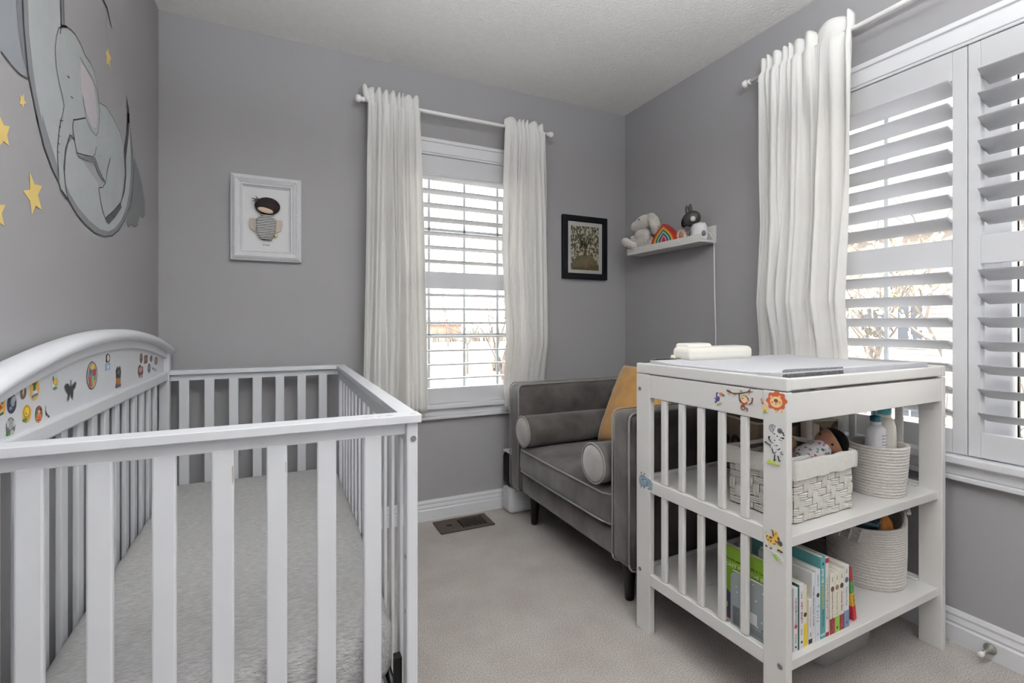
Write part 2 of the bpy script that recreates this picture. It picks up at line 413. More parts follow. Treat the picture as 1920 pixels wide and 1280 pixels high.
curtain('linen_curtain', 'long white linen curtain hanging between wall shelf and wide window', None, pt2, 1.115, 1.515, 1.165, 1.57, 2.252, .60, 2.185, .085, 9, 5, um=(1.13, 1.50), broad=4.4, press=1.16)
# ------------------------------------------------------------------ crib
CR = thing('crib', 'white slatted baby crib with arched sticker-covered headboard', 'crib', (-.1, 1.785, 0))
CX0, CX1, CY0, CY1 = -.468, .272, 1.062, 2.508
AC = (CY0 + CY1) / 2
arch = lambda y, z: z - .150 * (y - AC) ** 2
def cb(name, l, bev=.003, mat=WHITE, parent=None): return obj(name, boxes(*l), mat, parent or CR, bevel=bev)
# posts
for y0, y1 in ((CY0, CY0 + .036), (CY1 - .036, CY1)):
    cb('post', [(.247, CX1, y0, y1, 0, .847)], .004)
    cb('post', [(CX0, -.43, y0, y1, 0, .95)], .004)
# end panels (near and far): cap, apron, lower rail, slats
SX = [-.380 + .0927 * k for k in range(7)]
for yc in (CY0 + .013, CY1 - .020):
    e = cb('end_cap', [(-.43, .278, yc - .022, yc + .026, .848, .866)], .0018)
    cb('end_apron', [(-.43, .247, yc - .003, yc + .013, .821, .847)], .002)
    cb('end_rail', [(-.43, .247, yc - .008, yc + .014, .10, .155)], .003)
    first = None
    for x in SX:
        if first is None:
            bm = bmesh.new(); bx(bm, -.0187, .0187, -.007, .007, .15, .825)
            first = obj('slat', bm, WHITE, CR, bevel=.0035, seg=2, world=False); first.location = (x + .1, yc + .003 - 1.785, 0)
        else: dup(first, CR, (x + .1, yc + .003 - 1.785, 0))
# chipped paint on one near slat and on the near cap
def chip(pts, y):
    bm = bmesh.new(); prism(bm, pts, lambda u, v, t: (u, t, v), y, y - .0006); obj('paint_chip', bm, M('bare_wood', srgb(176, 170, 152), .8), CR, label='bare wood patch where the paint has chipped')
chip([(-.087, .79), (-.0845, .795), (-.0835, .77), (-.085, .755), (-.0865, .765)], CY0 + .0095)
chip([(.006, .79), (.0075, .788), (.0072, .765), (.006, .77)], CY0 + .0095)
bm = bmesh.new()
for x, y, w in ((.165, 1.068, .012), (.19, 1.066, .006), (.21, 1.0675, .008), (.262, 1.066, .007)):
    prism(bm, [(x - w, y), (x, y - .0015), (x + w, y), (x, y + .0015)], lambda u, v, t: (u, v, t), .8660, .8666)
obj('paint_chip', bm, M('bare_wood', srgb(176, 170, 152), .8), CR)
# long right side
cb('side_cap', [(.236, .276, CY0 + .04, CY1 - .04, .848, .8655)], .0018)
cb('side_apron', [(.249, .262, CY0 + .036, CY1 - .036, .80, .847)], .002)
cb('side_rail', [(.247, .264, CY0 + .036, CY1 - .036, .10, .155)], .003)
first = None
for k in range(13):
    y = 1.165 + .0983 * k
    if first is None:
        first = obj('slat', box(-.004, .004, -.015, .015, .15, .81), WHITE, CR, bevel=.002, world=False); first.location = (.255 + .1, y - 1.785, 0)
    else: dup(first, CR, (.255 + .1, y - 1.785, 0))
# headboard on the left
HB = cb('headboard_rail', [(-.464, -.434, CY0 + .036, CY1 - .036, .826, .862)], .005)
cb('headboard_rail', [(-.462, -.438, CY0 + .036, CY1 - .036, .10, .16)], .004)
NS = 24
ys = [CY0 + .034 + (CY1 - CY0 - .068) * i / NS for i in range(NS + 1)]
bm = bmesh.new(); prism(bm, [(ys[0], .85)] + [(ys[-1], .85)] + [(y, arch(y, 1.0)) for y in reversed(ys)], lambda u, v, t: (t, u, v), -.460, -.449)
PANEL = obj('headboard_panel', bm, WHITE, CR)
bm = bmesh.new(); prism(bm, [(y, arch(y, .990)) for y in ys] + [(y, arch(y, 1.03)) for y in reversed(ys)], lambda u, v, t: (t, u, v), -.464, -.438)
obj('headboard_arch', bm, WHITE, CR, bevel=.003)
yc_ = [CY0 - .02 + (CY1 - CY0 + .04) * i / NS for i in range(NS + 1)]
bm = bmesh.new(); rings = []
prof = [(-.475, .004), (-.470, -.006), (-.424, -.006), (-.416, .002), (-.416, .012), (-.424, .022), (-.44, .027), (-.46, .027), (-.473, .02)]
for y in yc_: rings.append([bm.verts.new((x, y, arch(y, 1.026) + z - .004)) for x, z in prof])
for i in range(NS):
    for k in range(len(prof)): bm.faces.new((rings[i][k], rings[i][(k + 1) % len(prof)], rings[i + 1][(k + 1) % len(prof)], rings[i + 1][k])).smooth = True
bm.faces.new(rings[0]); bm.faces.new(list(reversed(rings[-1])))
obj('headboard_cap', bm, WHITE, CR, bevel=.004)
first = None
for k in range(13):
    y = 1.13 + .0983 * k
    if first is None:
        first = obj('slat', box(-.006, .006, -.0185, .0185, .15, .83), WHITE, CR, bevel=.0025, seg=2, world=False); first.location = (-.449 + .1, y - 1.785, 0)
    else: dup(first, CR, (-.449 + .1, y - 1.785, 0))
# bolts
def bolt(bm, c, ax, r=.006):
    d = Vector(ax); c = Vector(c)
    tube(bm, [c, c + d * .0015], r, 14); tube(bm, [c + d * .0015, c + d * .0017], r * .55, 6)
    return bm
obj('bolt', bolt(bmesh.new(), (.2615, CY0, .812), (0, -1, 0), .0066), METAL, CR, label='round steel bolt head')
for z in (.55, .43): obj('bolt', bolt(bmesh.new(), (.2475, CY0 + .012, z), (-1, 0, 0), .005), METAL, CR)
for z in (.47,): obj('bolt', bolt(bmesh.new(), (.2475, CY1 - .02, z), (-1, 0, 0), .005), METAL, CR)
# metal mattress support with black corner hooks
bm = bmesh.new()
for a, b in (((-.42, 1.11, .225), (.232, 1.11, .225)), ((-.42, 2.45, .225), (.232, 2.45, .225)), ((-.42, 1.11, .225), (-.42, 2.45, .225)), ((.232, 1.11, .225), (.232, 2.45, .225))): tube(bm, [a, b], .009, 8)
for k in range(7): tube(bm, [(-.42, 1.25 + .18 * k, .225), (.232, 1.25 + .18 * k, .225)], .004, 6)
SUP = obj('mattress_support', bm, M('support_steel', srgb(60, 60, 62), .35, metal=.7), CR)
for y in (1.105, 2.44): obj('corner_hook', boxes((.230, .2465, y, y + .022, .20, .31), (.225, .235, y, y + .022, .20, .235)), BLKPL, SUP, bevel=.002)
# stickers on the headboard panel
STK = -.449
def sticker(label, layers):
    """layers: list of (rgb, polygon of (y, z)); each layer sits a hair above the last."""
    bm = bmesh.new(); mats = []
    for k, (c, poly) in enumerate(layers):
        m = F(*c)
        if m not in mats: mats.append(m)
        prism(bm, poly, lambda u, v, t: (t, u, v), STK + .0002, STK + .0006 + .00015 * k, mats.index(m))
    o = obj('sticker', bm, mats, PANEL); o['label'] = label
def oval(y, z, a, b, n=20, t0=0): return [(y + a * math.cos(2 * math.pi * k / n + t0), z + b * math.sin(2 * math.pi * k / n + t0)) for k in range(n)]
sticker('square yellow, red and green pennant sticker', [((226, 176, 70), [(1.1120, 0.9360), (1.1770, 0.9360), (1.1760, 0.9040), (1.1120, 0.9050)]), ((190, 70, 45), [(1.1120, 0.9330), (1.1540, 0.9260), (1.1680, 0.9160), (1.1540, 0.9120), (1.1120, 0.9080)]), ((25, 24, 24), [(1.1620, 0.9250), (1.1720, 0.9320), (1.1660, 0.9220)]), ((40, 80, 50), [(1.1480, 0.9030), (1.1680, 0.9090), (1.1690, 0.9040), (1.1480, 0.9020)]), ((228, 226, 220), [(1.1600, 0.9100), (1.1690, 0.9140), (1.1640, 0.9100), (1.1600, 0.9080)])])
sticker('dark blue oval sticker with a pale astronaut', [((224, 224, 226), [(1.2190, 0.9180), (1.2170, 0.9100), (1.2130, 0.9040), (1.2070, 0.9000), (1.1990, 0.8990), (1.1920, 0.9000), (1.1860, 0.9050), (1.1820, 0.9110), (1.1800, 0.9180), (1.1820, 0.9260), (1.1860, 0.9320), (1.1920, 0.9360), (1.1990, 0.9370), (1.2070, 0.9360), (1.2130, 0.9320), (1.2170, 0.9250)]), ((42, 44, 78), [(1.2170, 0.9180), (1.2160, 0.9100), (1.2120, 0.9050), (1.2060, 0.9010), (1.1990, 0.9000), (1.1930, 0.9010), (1.1870, 0.9050), (1.1830, 0.9110), (1.1820, 0.9180), (1.1830, 0.9250), (1.1870, 0.9310), (1.1930, 0.9350), (1.1990, 0.9360), (1.2060, 0.9350), (1.2120, 0.9310), (1.2160, 0.9250)]), ((150, 158, 160), [(1.2110, 0.9220), (1.2100, 0.9180), (1.2090, 0.9150), (1.2060, 0.9130), (1.2030, 0.9120), (1.2000, 0.9130), (1.1980, 0.9150), (1.1960, 0.9180), (1.1950, 0.9220), (1.1960, 0.9260), (1.1980, 0.9290), (1.2000, 0.9310), (1.2030, 0.9320), (1.2060, 0.9310), (1.2090, 0.9290), (1.2100, 0.9260)]), ((170, 186, 178), [(1.2140, 0.9250), (1.2130, 0.9230), (1.2120, 0.9220), (1.2100, 0.9210), (1.2080, 0.9200), (1.2050, 0.9210), (1.2040, 0.9220), (1.2020, 0.9240), (1.2020, 0.9260), (1.2020, 0.9280), (1.2040, 0.9290), (1.2050, 0.9310), (1.2080, 0.9310), (1.2100, 0.9310), (1.2120, 0.9290), (1.2130, 0.9280)]), ((130, 140, 146), [(1.2000, 0.9100), (1.1990, 0.9090), (1.1980, 0.9080), (1.1970, 0.9070), (1.1950, 0.9070), (1.1930, 0.9080), (1.1910, 0.9080), (1.1900, 0.9090), (1.1900, 0.9110), (1.1900, 0.9120), (1.1910, 0.9130), (1.1930, 0.9130), (1.1950, 0.9140), (1.1970, 0.9130), (1.1980, 0.9130), (1.1990, 0.9110)])])
sticker('brown oval sticker with a light figure', [((224, 224, 226), [(1.2580, 0.9330), (1.2570, 0.9280), (1.2530, 0.9230), (1.2490, 0.9200), (1.2430, 0.9190), (1.2380, 0.9200), (1.2330, 0.9230), (1.2300, 0.9280), (1.2290, 0.9330), (1.2300, 0.9390), (1.2330, 0.9430), (1.2380, 0.9460), (1.2430, 0.9470), (1.2490, 0.9460), (1.2530, 0.9430), (1.2570, 0.9390)]), ((104, 82, 66), [(1.2560, 0.9330), (1.2550, 0.9280), (1.2520, 0.9240), (1.2480, 0.9210), (1.2430, 0.9200), (1.2380, 0.9210), (1.2340, 0.9240), (1.2320, 0.9280), (1.2310, 0.9330), (1.2320, 0.9380), (1.2340, 0.9420), (1.2380, 0.9450), (1.2430, 0.9460), (1.2480, 0.9450), (1.2520, 0.9420), (1.2550, 0.9380)]), ((220, 205, 180), [(1.2420, 0.9260), (1.2390, 0.9350), (1.2450, 0.9440), (1.2480, 0.9410), (1.2450, 0.9330)])])
sticker('orange oval sticker with a green figure', [((236, 226, 206), [(1.3150, 0.9330), (1.3130, 0.9240), (1.3080, 0.9160), (1.3000, 0.9110), (1.2900, 0.9100), (1.2810, 0.9120), (1.2740, 0.9170), (1.2690, 0.9250), (1.2670, 0.9330), (1.2690, 0.9420), (1.2740, 0.9500), (1.2810, 0.9550), (1.2900, 0.9570), (1.3000, 0.9550), (1.3080, 0.9500), (1.3130, 0.9420)]), ((225, 180, 98), [(1.3130, 0.9330), (1.3110, 0.9240), (1.3060, 0.9170), (1.2990, 0.9120), (1.2900, 0.9110), (1.2820, 0.9130), (1.2750, 0.9180), (1.2700, 0.9250), (1.2690, 0.9330), (1.2700, 0.9420), (1.2750, 0.9490), (1.2820, 0.9540), (1.2900, 0.9560), (1.2990, 0.9540), (1.3060, 0.9490), (1.3110, 0.9420)]), ((58, 110, 66), [(1.2790, 0.9460), (1.2990, 0.9470), (1.2960, 0.9400), (1.2940, 0.9300), (1.2850, 0.9310), (1.2840, 0.9420)]), ((232, 236, 240), [(1.2840, 0.9300), (1.2970, 0.9320), (1.3050, 0.9250), (1.2810, 0.9250)]), ((92, 110, 168), [(1.2780, 0.9220), (1.3030, 0.9250), (1.3050, 0.9210), (1.2790, 0.9170)]), ((222, 192, 70), [(1.2800, 0.9170), (1.3020, 0.9180), (1.2990, 0.9150), (1.2840, 0.9140)])])
sticker('grey oval elephant sticker with green base', [((224, 224, 226), [(1.2140, 0.8740), (1.2130, 0.8670), (1.2090, 0.8610), (1.2020, 0.8570), (1.1950, 0.8570), (1.1880, 0.8590), (1.1820, 0.8630), (1.1780, 0.8700), (1.1760, 0.8770), (1.1780, 0.8840), (1.1820, 0.8900), (1.1880, 0.8940), (1.1950, 0.8950), (1.2020, 0.8930), (1.2090, 0.8890), (1.2130, 0.8820)]), ((92, 96, 98), [(1.2130, 0.8750), (1.2110, 0.8680), (1.2070, 0.8620), (1.2020, 0.8590), (1.1950, 0.8580), (1.1880, 0.8600), (1.1830, 0.8640), (1.1790, 0.8700), (1.1780, 0.8770), (1.1790, 0.8840), (1.1830, 0.8890), (1.1880, 0.8930), (1.1950, 0.8940), (1.2020, 0.8920), (1.2070, 0.8880), (1.2110, 0.8820)]), ((160, 162, 162), [(1.2040, 0.8810), (1.2040, 0.8770), (1.2020, 0.8740), (1.1990, 0.8720), (1.1950, 0.8710), (1.1910, 0.8720), (1.1880, 0.8750), (1.1860, 0.8780), (1.1860, 0.8820), (1.1860, 0.8860), (1.1880, 0.8890), (1.1910, 0.8920), (1.1950, 0.8920), (1.1990, 0.8910), (1.2020, 0.8890), (1.2040, 0.8850)]), ((214, 214, 212), [(1.1870, 0.8830), (1.1870, 0.8810), (1.1870, 0.8790), (1.1860, 0.8780), (1.1850, 0.8770), (1.1830, 0.8780), (1.1830, 0.8790), (1.1820, 0.8810), (1.1820, 0.8840), (1.1820, 0.8860), (1.1830, 0.8880), (1.1830, 0.8890), (1.1850, 0.8900), (1.1860, 0.8890), (1.1870, 0.8880), (1.1870, 0.8860)]), ((214, 214, 212), [(1.2100, 0.8800), (1.2100, 0.8780), (1.2090, 0.8760), (1.2080, 0.8740), (1.2070, 0.8740), (1.2060, 0.8750), (1.2050, 0.8760), (1.2040, 0.8780), (1.2040, 0.8810), (1.2040, 0.8830), (1.2050, 0.8850), (1.2060, 0.8860), (1.2070, 0.8870), (1.2080, 0.8860), (1.2090, 0.8850), (1.2100, 0.8830)]), ((60, 110, 50), [(1.1960, 0.8640), (1.1950, 0.8630), (1.1930, 0.8620), (1.1900, 0.8610), (1.1870, 0.8610), (1.1840, 0.8610), (1.1810, 0.8630), (1.1800, 0.8640), (1.1790, 0.8660), (1.1800, 0.8670), (1.1810, 0.8680), (1.1840, 0.8690), (1.1870, 0.8690), (1.1900, 0.8690), (1.1930, 0.8680), (1.1950, 0.8660)]), ((175, 177, 176), [(1.2060, 0.8640), (1.2060, 0.8620), (1.2040, 0.8610), (1.2020, 0.8600), (1.1990, 0.8600), (1.1960, 0.8600), (1.1940, 0.8610), (1.1920, 0.8630), (1.1920, 0.8650), (1.1920, 0.8670), (1.1940, 0.8690), (1.1960, 0.8700), (1.1990, 0.8700), (1.2020, 0.8700), (1.2040, 0.8680), (1.2060, 0.8660)])])
sticker('yellow oval sunny lion sticker', [((214, 170, 52), [(1.2760, 0.8890), (1.2750, 0.8820), (1.2710, 0.8770), (1.2650, 0.8730), (1.2580, 0.8720), (1.2520, 0.8740), (1.2460, 0.8780), (1.2420, 0.8840), (1.2410, 0.8910), (1.2420, 0.8980), (1.2460, 0.9030), (1.2520, 0.9070), (1.2580, 0.9080), (1.2650, 0.9060), (1.2710, 0.9020), (1.2750, 0.8960)]), ((70, 120, 52), [(1.2600, 0.8790), (1.2590, 0.8770), (1.2570, 0.8760), (1.2540, 0.8750), (1.2500, 0.8750), (1.2470, 0.8760), (1.2440, 0.8770), (1.2420, 0.8780), (1.2410, 0.8800), (1.2420, 0.8810), (1.2440, 0.8820), (1.2470, 0.8830), (1.2500, 0.8830), (1.2540, 0.8830), (1.2570, 0.8820), (1.2590, 0.8800)]), ((176, 132, 40), [(1.2710, 0.8930), (1.2700, 0.8880), (1.2670, 0.8840), (1.2630, 0.8820), (1.2570, 0.8810), (1.2520, 0.8820), (1.2480, 0.8850), (1.2450, 0.8890), (1.2440, 0.8940), (1.2450, 0.8980), (1.2480, 0.9020), (1.2520, 0.9040), (1.2570, 0.9050), (1.2630, 0.9040), (1.2670, 0.9010), (1.2700, 0.8970)]), ((244, 204, 72), [(1.2670, 0.8940), (1.2670, 0.8900), (1.2640, 0.8880), (1.2610, 0.8860), (1.2570, 0.8850), (1.2530, 0.8860), (1.2500, 0.8880), (1.2480, 0.8910), (1.2470, 0.8950), (1.2480, 0.8980), (1.2500, 0.9010), (1.2530, 0.9030), (1.2570, 0.9030), (1.2610, 0.9030), (1.2640, 0.9000), (1.2670, 0.8970)]), ((120, 84, 30), [(1.2580, 0.8920), (1.2580, 0.8900), (1.2570, 0.8890), (1.2560, 0.8890), (1.2550, 0.8880), (1.2540, 0.8890), (1.2530, 0.8900), (1.2520, 0.8910), (1.2520, 0.8920), (1.2520, 0.8930), (1.2530, 0.8940), (1.2540, 0.8950), (1.2550, 0.8950), (1.2560, 0.8950), (1.2570, 0.8940), (1.2580, 0.8930)]), ((250, 214, 90), [(1.2580, 0.8930), (1.2580, 0.8920), (1.2570, 0.8910), (1.2570, 0.8910), (1.2560, 0.8910), (1.2550, 0.8910), (1.2550, 0.8910), (1.2540, 0.8920), (1.2540, 0.8930), (1.2540, 0.8940), (1.2550, 0.8940), (1.2550, 0.8950), (1.2560, 0.8950), (1.2570, 0.8950), (1.2570, 0.8940), (1.2580, 0.8940)])])
sticker('orange and black striped oval tiger sticker', [((224, 224, 226), [(1.3280, 0.8800), (1.3260, 0.8720), (1.3220, 0.8660), (1.3160, 0.8620), (1.3090, 0.8610), (1.3010, 0.8630), (1.2950, 0.8680), (1.2910, 0.8740), (1.2900, 0.8820), (1.2910, 0.8890), (1.2950, 0.8950), (1.3010, 0.8990), (1.3090, 0.9000), (1.3160, 0.8980), (1.3220, 0.8940), (1.3260, 0.8870)]), ((60, 104, 60), [(1.3260, 0.8800), (1.3250, 0.8730), (1.3210, 0.8670), (1.3150, 0.8640), (1.3090, 0.8630), (1.3020, 0.8650), (1.2960, 0.8690), (1.2930, 0.8750), (1.2920, 0.8820), (1.2930, 0.8880), (1.2960, 0.8940), (1.3020, 0.8970), (1.3090, 0.8980), (1.3150, 0.8970), (1.3210, 0.8930), (1.3250, 0.8870)]), ((150, 80, 56), [(1.3220, 0.8880), (1.3210, 0.8850), (1.3190, 0.8820), (1.3150, 0.8800), (1.3100, 0.8800), (1.3060, 0.8810), (1.3020, 0.8830), (1.3000, 0.8860), (1.2990, 0.8890), (1.3000, 0.8930), (1.3020, 0.8950), (1.3060, 0.8970), (1.3100, 0.8980), (1.3150, 0.8970), (1.3190, 0.8950), (1.3210, 0.8920)]), ((214, 120, 80), [(1.3210, 0.8730), (1.3200, 0.8690), (1.3170, 0.8660), (1.3130, 0.8640), (1.3090, 0.8630), (1.3040, 0.8650), (1.3000, 0.8670), (1.2980, 0.8700), (1.2970, 0.8740), (1.2980, 0.8780), (1.3000, 0.8810), (1.3040, 0.8830), (1.3090, 0.8830), (1.3130, 0.8820), (1.3170, 0.8800), (1.3200, 0.8770)]), ((20, 18, 18), [(1.2970, 0.8780), (1.3120, 0.8730), (1.3200, 0.8730), (1.3110, 0.8720)]), ((20, 18, 18), [(1.2980, 0.8710), (1.3090, 0.8700), (1.3200, 0.8680), (1.3050, 0.8680)]), ((220, 190, 170), [(1.3130, 0.8850), (1.3130, 0.8840), (1.3120, 0.8830), (1.3100, 0.8820), (1.3090, 0.8820), (1.3070, 0.8820), (1.3050, 0.8830), (1.3040, 0.8840), (1.3040, 0.8860), (1.3040, 0.8870), (1.3050, 0.8880), (1.3070, 0.8890), (1.3090, 0.8890), (1.3100, 0.8890), (1.3120, 0.8880), (1.3130, 0.8860)]), ((20, 18, 18), [(1.3200, 0.8900), (1.3200, 0.8890), (1.3200, 0.8880), (1.3190, 0.8870), (1.3180, 0.8870), (1.3170, 0.8870), (1.3160, 0.8880), (1.3150, 0.8890), (1.3150, 0.8900), (1.3150, 0.8910), (1.3160, 0.8920), (1.3170, 0.8920), (1.3180, 0.8920), (1.3190, 0.8920), (1.3200, 0.8920), (1.3200, 0.8910)])])
sticker('small black zebra stroke sticker', [((28, 28, 28), [(1.3420, 0.8930), (1.3410, 0.8790), (1.3510, 0.8700), (1.3480, 0.8760), (1.3430, 0.8820)]), ((28, 28, 28), [(1.3410, 0.8780), (1.3450, 0.8700), (1.3470, 0.8750)]), ((28, 28, 28), [(1.3480, 0.8740), (1.3540, 0.8650), (1.3520, 0.8740)]), ((28, 28, 28), [(1.3540, 0.8700), (1.3590, 0.8650), (1.3580, 0.8700)])])
sticker('small oval sticker with a golden cub', [((206, 220, 224), [(1.4080, 0.9380), (1.4060, 0.9310), (1.4020, 0.9250), (1.3960, 0.9210), (1.3890, 0.9200), (1.3820, 0.9210), (1.3760, 0.9250), (1.3720, 0.9310), (1.3700, 0.9380), (1.3720, 0.9450), (1.3760, 0.9510), (1.3820, 0.9550), (1.3890, 0.9570), (1.3960, 0.9560), (1.4020, 0.9520), (1.4060, 0.9450)]), ((214, 158, 60), [(1.3750, 0.9450), (1.3860, 0.9430), (1.3950, 0.9460), (1.4030, 0.9380), (1.3980, 0.9290), (1.3860, 0.9310), (1.3770, 0.9360)]), ((238, 196, 84), [(1.3960, 0.9380), (1.3960, 0.9360), (1.3940, 0.9340), (1.3920, 0.9330), (1.3890, 0.9330), (1.3860, 0.9330), (1.3840, 0.9340), (1.3820, 0.9360), (1.3820, 0.9380), (1.3820, 0.9400), (1.3840, 0.9410), (1.3860, 0.9430), (1.3890, 0.9430), (1.3920, 0.9430), (1.3940, 0.9410), (1.3960, 0.9400)]), ((110, 146, 96), [(1.3980, 0.9240), (1.3970, 0.9220), (1.3950, 0.9210), (1.3910, 0.9210), (1.3870, 0.9200), (1.3830, 0.9210), (1.3800, 0.9220), (1.3780, 0.9230), (1.3770, 0.9240), (1.3780, 0.9250), (1.3800, 0.9270), (1.3830, 0.9270), (1.3870, 0.9280), (1.3910, 0.9270), (1.3950, 0.9260), (1.3970, 0.9250)]), ((120, 84, 40), [(1.3810, 0.9460), (1.3810, 0.9440), (1.3800, 0.9420), (1.3790, 0.9410), (1.3780, 0.9410), (1.3770, 0.9410), (1.3760, 0.9420), (1.3760, 0.9440), (1.3750, 0.9460), (1.3760, 0.9480), (1.3760, 0.9490), (1.3770, 0.9510), (1.3780, 0.9510), (1.3790, 0.9510), (1.3800, 0.9500), (1.3810, 0.9480)])])
sticker('black butterfly sticker with a grey rim', [((170, 170, 172), [(1.4360, 0.9210), (1.4440, 0.9280), (1.4590, 0.9280), (1.4710, 0.9210), (1.4720, 0.9340), (1.4820, 0.9320), (1.4810, 0.9220), (1.5050, 0.9270), (1.5130, 0.9230), (1.5070, 0.9120), (1.4960, 0.9060), (1.4920, 0.8930), (1.4900, 0.8830), (1.4780, 0.8890), (1.4710, 0.8970), (1.4680, 0.8890), (1.4570, 0.8830), (1.4520, 0.8900), (1.4560, 0.9000), (1.4420, 0.9110)]), ((44, 44, 46), [(1.4390, 0.9210), (1.4460, 0.9260), (1.4590, 0.9260), (1.4730, 0.9170), (1.4750, 0.9320), (1.4780, 0.9320), (1.4790, 0.9180), (1.5030, 0.9250), (1.5090, 0.9220), (1.5030, 0.9130), (1.4900, 0.9070), (1.4890, 0.8950), (1.4850, 0.8870), (1.4780, 0.8920), (1.4710, 0.9010), (1.4660, 0.8930), (1.4590, 0.8850), (1.4560, 0.8900), (1.4590, 0.9000), (1.4460, 0.9110)])])
sticker('tall colourful oval sticker with a dark rim', [((52, 52, 84), [(1.6580, 0.9300), (1.6550, 0.9150), (1.6460, 0.9030), (1.6320, 0.8950), (1.6170, 0.8930), (1.6020, 0.8960), (1.5900, 0.9050), (1.5810, 0.9160), (1.5780, 0.9300), (1.5810, 0.9440), (1.5900, 0.9550), (1.6020, 0.9630), (1.6170, 0.9670), (1.6320, 0.9640), (1.6460, 0.9560), (1.6550, 0.9440)]), ((206, 200, 190), [(1.6530, 0.9300), (1.6500, 0.9160), (1.6420, 0.9050), (1.6300, 0.8980), (1.6170, 0.8960), (1.6040, 0.8990), (1.5930, 0.9060), (1.5850, 0.9170), (1.5830, 0.9300), (1.5850, 0.9430), (1.5930, 0.9540), (1.6040, 0.9610), (1.6170, 0.9640), (1.6300, 0.9620), (1.6420, 0.9540), (1.6500, 0.9430)]), ((140, 132, 120), [(1.6480, 0.9300), (1.6450, 0.9180), (1.6390, 0.9070), (1.6290, 0.9010), (1.6170, 0.8980), (1.6060, 0.9010), (1.5960, 0.9080), (1.5900, 0.9180), (1.5870, 0.9300), (1.5900, 0.9420), (1.5960, 0.9520), (1.6060, 0.9590), (1.6170, 0.9620), (1.6290, 0.9600), (1.6390, 0.9530), (1.6450, 0.9420)]), ((234, 196, 84), [(1.6370, 0.9530), (1.6350, 0.9500), (1.6320, 0.9470), (1.6260, 0.9460), (1.6200, 0.9450), (1.6140, 0.9460), (1.6090, 0.9470), (1.6060, 0.9500), (1.6040, 0.9520), (1.6060, 0.9550), (1.6090, 0.9570), (1.6140, 0.9590), (1.6200, 0.9600), (1.6260, 0.9590), (1.6320, 0.9580), (1.6350, 0.9550)]), ((170, 56, 50), [(1.6270, 0.9440), (1.6470, 0.9440), (1.6420, 0.9290), (1.6230, 0.9280)]), ((96, 104, 150), [(1.6160, 0.9390), (1.6150, 0.9370), (1.6130, 0.9350), (1.6100, 0.9330), (1.6060, 0.9330), (1.6030, 0.9330), (1.6000, 0.9350), (1.5980, 0.9370), (1.5970, 0.9390), (1.5980, 0.9420), (1.6000, 0.9440), (1.6030, 0.9460), (1.6060, 0.9460), (1.6100, 0.9460), (1.6130, 0.9440), (1.6150, 0.9420)]), ((176, 60, 52), [(1.5950, 0.9270), (1.6060, 0.9260), (1.6090, 0.8990), (1.5950, 0.9060)]), ((150, 200, 160), [(1.6110, 0.9270), (1.6300, 0.9270), (1.6230, 0.9160), (1.6180, 0.9020)]), ((226, 170, 70), [(1.6200, 0.9150), (1.6350, 0.9170), (1.6300, 0.9020), (1.6180, 0.8990)])])
sticker('penguin sticker on a pale blue block', [((30, 28, 26), [(1.7270, 0.9570), (1.7300, 0.9760), (1.7470, 0.9800), (1.7630, 0.9740), (1.7610, 0.9570), (1.7470, 0.9530)]), ((236, 232, 226), [(1.7560, 0.9670), (1.7550, 0.9630), (1.7530, 0.9600), (1.7500, 0.9580), (1.7470, 0.9570), (1.7430, 0.9580), (1.7400, 0.9600), (1.7390, 0.9630), (1.7380, 0.9670), (1.7390, 0.9700), (1.7400, 0.9730), (1.7430, 0.9760), (1.7470, 0.9760), (1.7500, 0.9760), (1.7530, 0.9740), (1.7550, 0.9710)]), ((206, 196, 150), [(1.7610, 0.9530), (1.7600, 0.9520), (1.7560, 0.9510), (1.7500, 0.9500), (1.7440, 0.9500), (1.7380, 0.9500), (1.7320, 0.9510), (1.7290, 0.9510), (1.7270, 0.9520), (1.7290, 0.9530), (1.7320, 0.9540), (1.7380, 0.9550), (1.7440, 0.9550), (1.7500, 0.9550), (1.7560, 0.9540), (1.7600, 0.9540)]), ((150, 180, 212), [(1.7250, 0.9530), (1.7640, 0.9520), (1.7610, 0.9330), (1.7240, 0.9330)]), ((214, 226, 238), [(1.7540, 0.9430), (1.7530, 0.9400), (1.7510, 0.9380), (1.7480, 0.9370), (1.7440, 0.9360), (1.7400, 0.9370), (1.7370, 0.9380), (1.7350, 0.9400), (1.7340, 0.9430), (1.7350, 0.9450), (1.7370, 0.9470), (1.7400, 0.9480), (1.7440, 0.9490), (1.7480, 0.9480), (1.7510, 0.9470), (1.7530, 0.9450)])])
sticker('dark spiky plant in an orange pot sticker', [((52, 46, 46), [(1.8210, 0.9010), (1.8190, 0.9260), (1.8300, 0.9310), (1.8350, 0.9370), (1.8460, 0.9280), (1.8590, 0.9360), (1.8650, 0.9300), (1.8710, 0.9180), (1.8670, 0.8980)]), ((176, 120, 52), [(1.8220, 0.9010), (1.8660, 0.9000), (1.8670, 0.8810), (1.8190, 0.8820)]), ((190, 84, 60), [(1.8200, 0.8880), (1.8430, 0.8870), (1.8430, 0.8820), (1.8190, 0.8830)]), ((84, 84, 86), [(1.8170, 0.8830), (1.8680, 0.8810), (1.8670, 0.8720), (1.8150, 0.8730)]), ((90, 100, 110), [(1.8540, 0.9180), (1.8530, 0.9150), (1.8510, 0.9130), (1.8470, 0.9110), (1.8430, 0.9100), (1.8380, 0.9110), (1.8340, 0.9130), (1.8320, 0.9150), (1.8310, 0.9180), (1.8320, 0.9210), (1.8340, 0.9240), (1.8380, 0.9250), (1.8430, 0.9260), (1.8470, 0.9250), (1.8510, 0.9240), (1.8530, 0.9210)])])
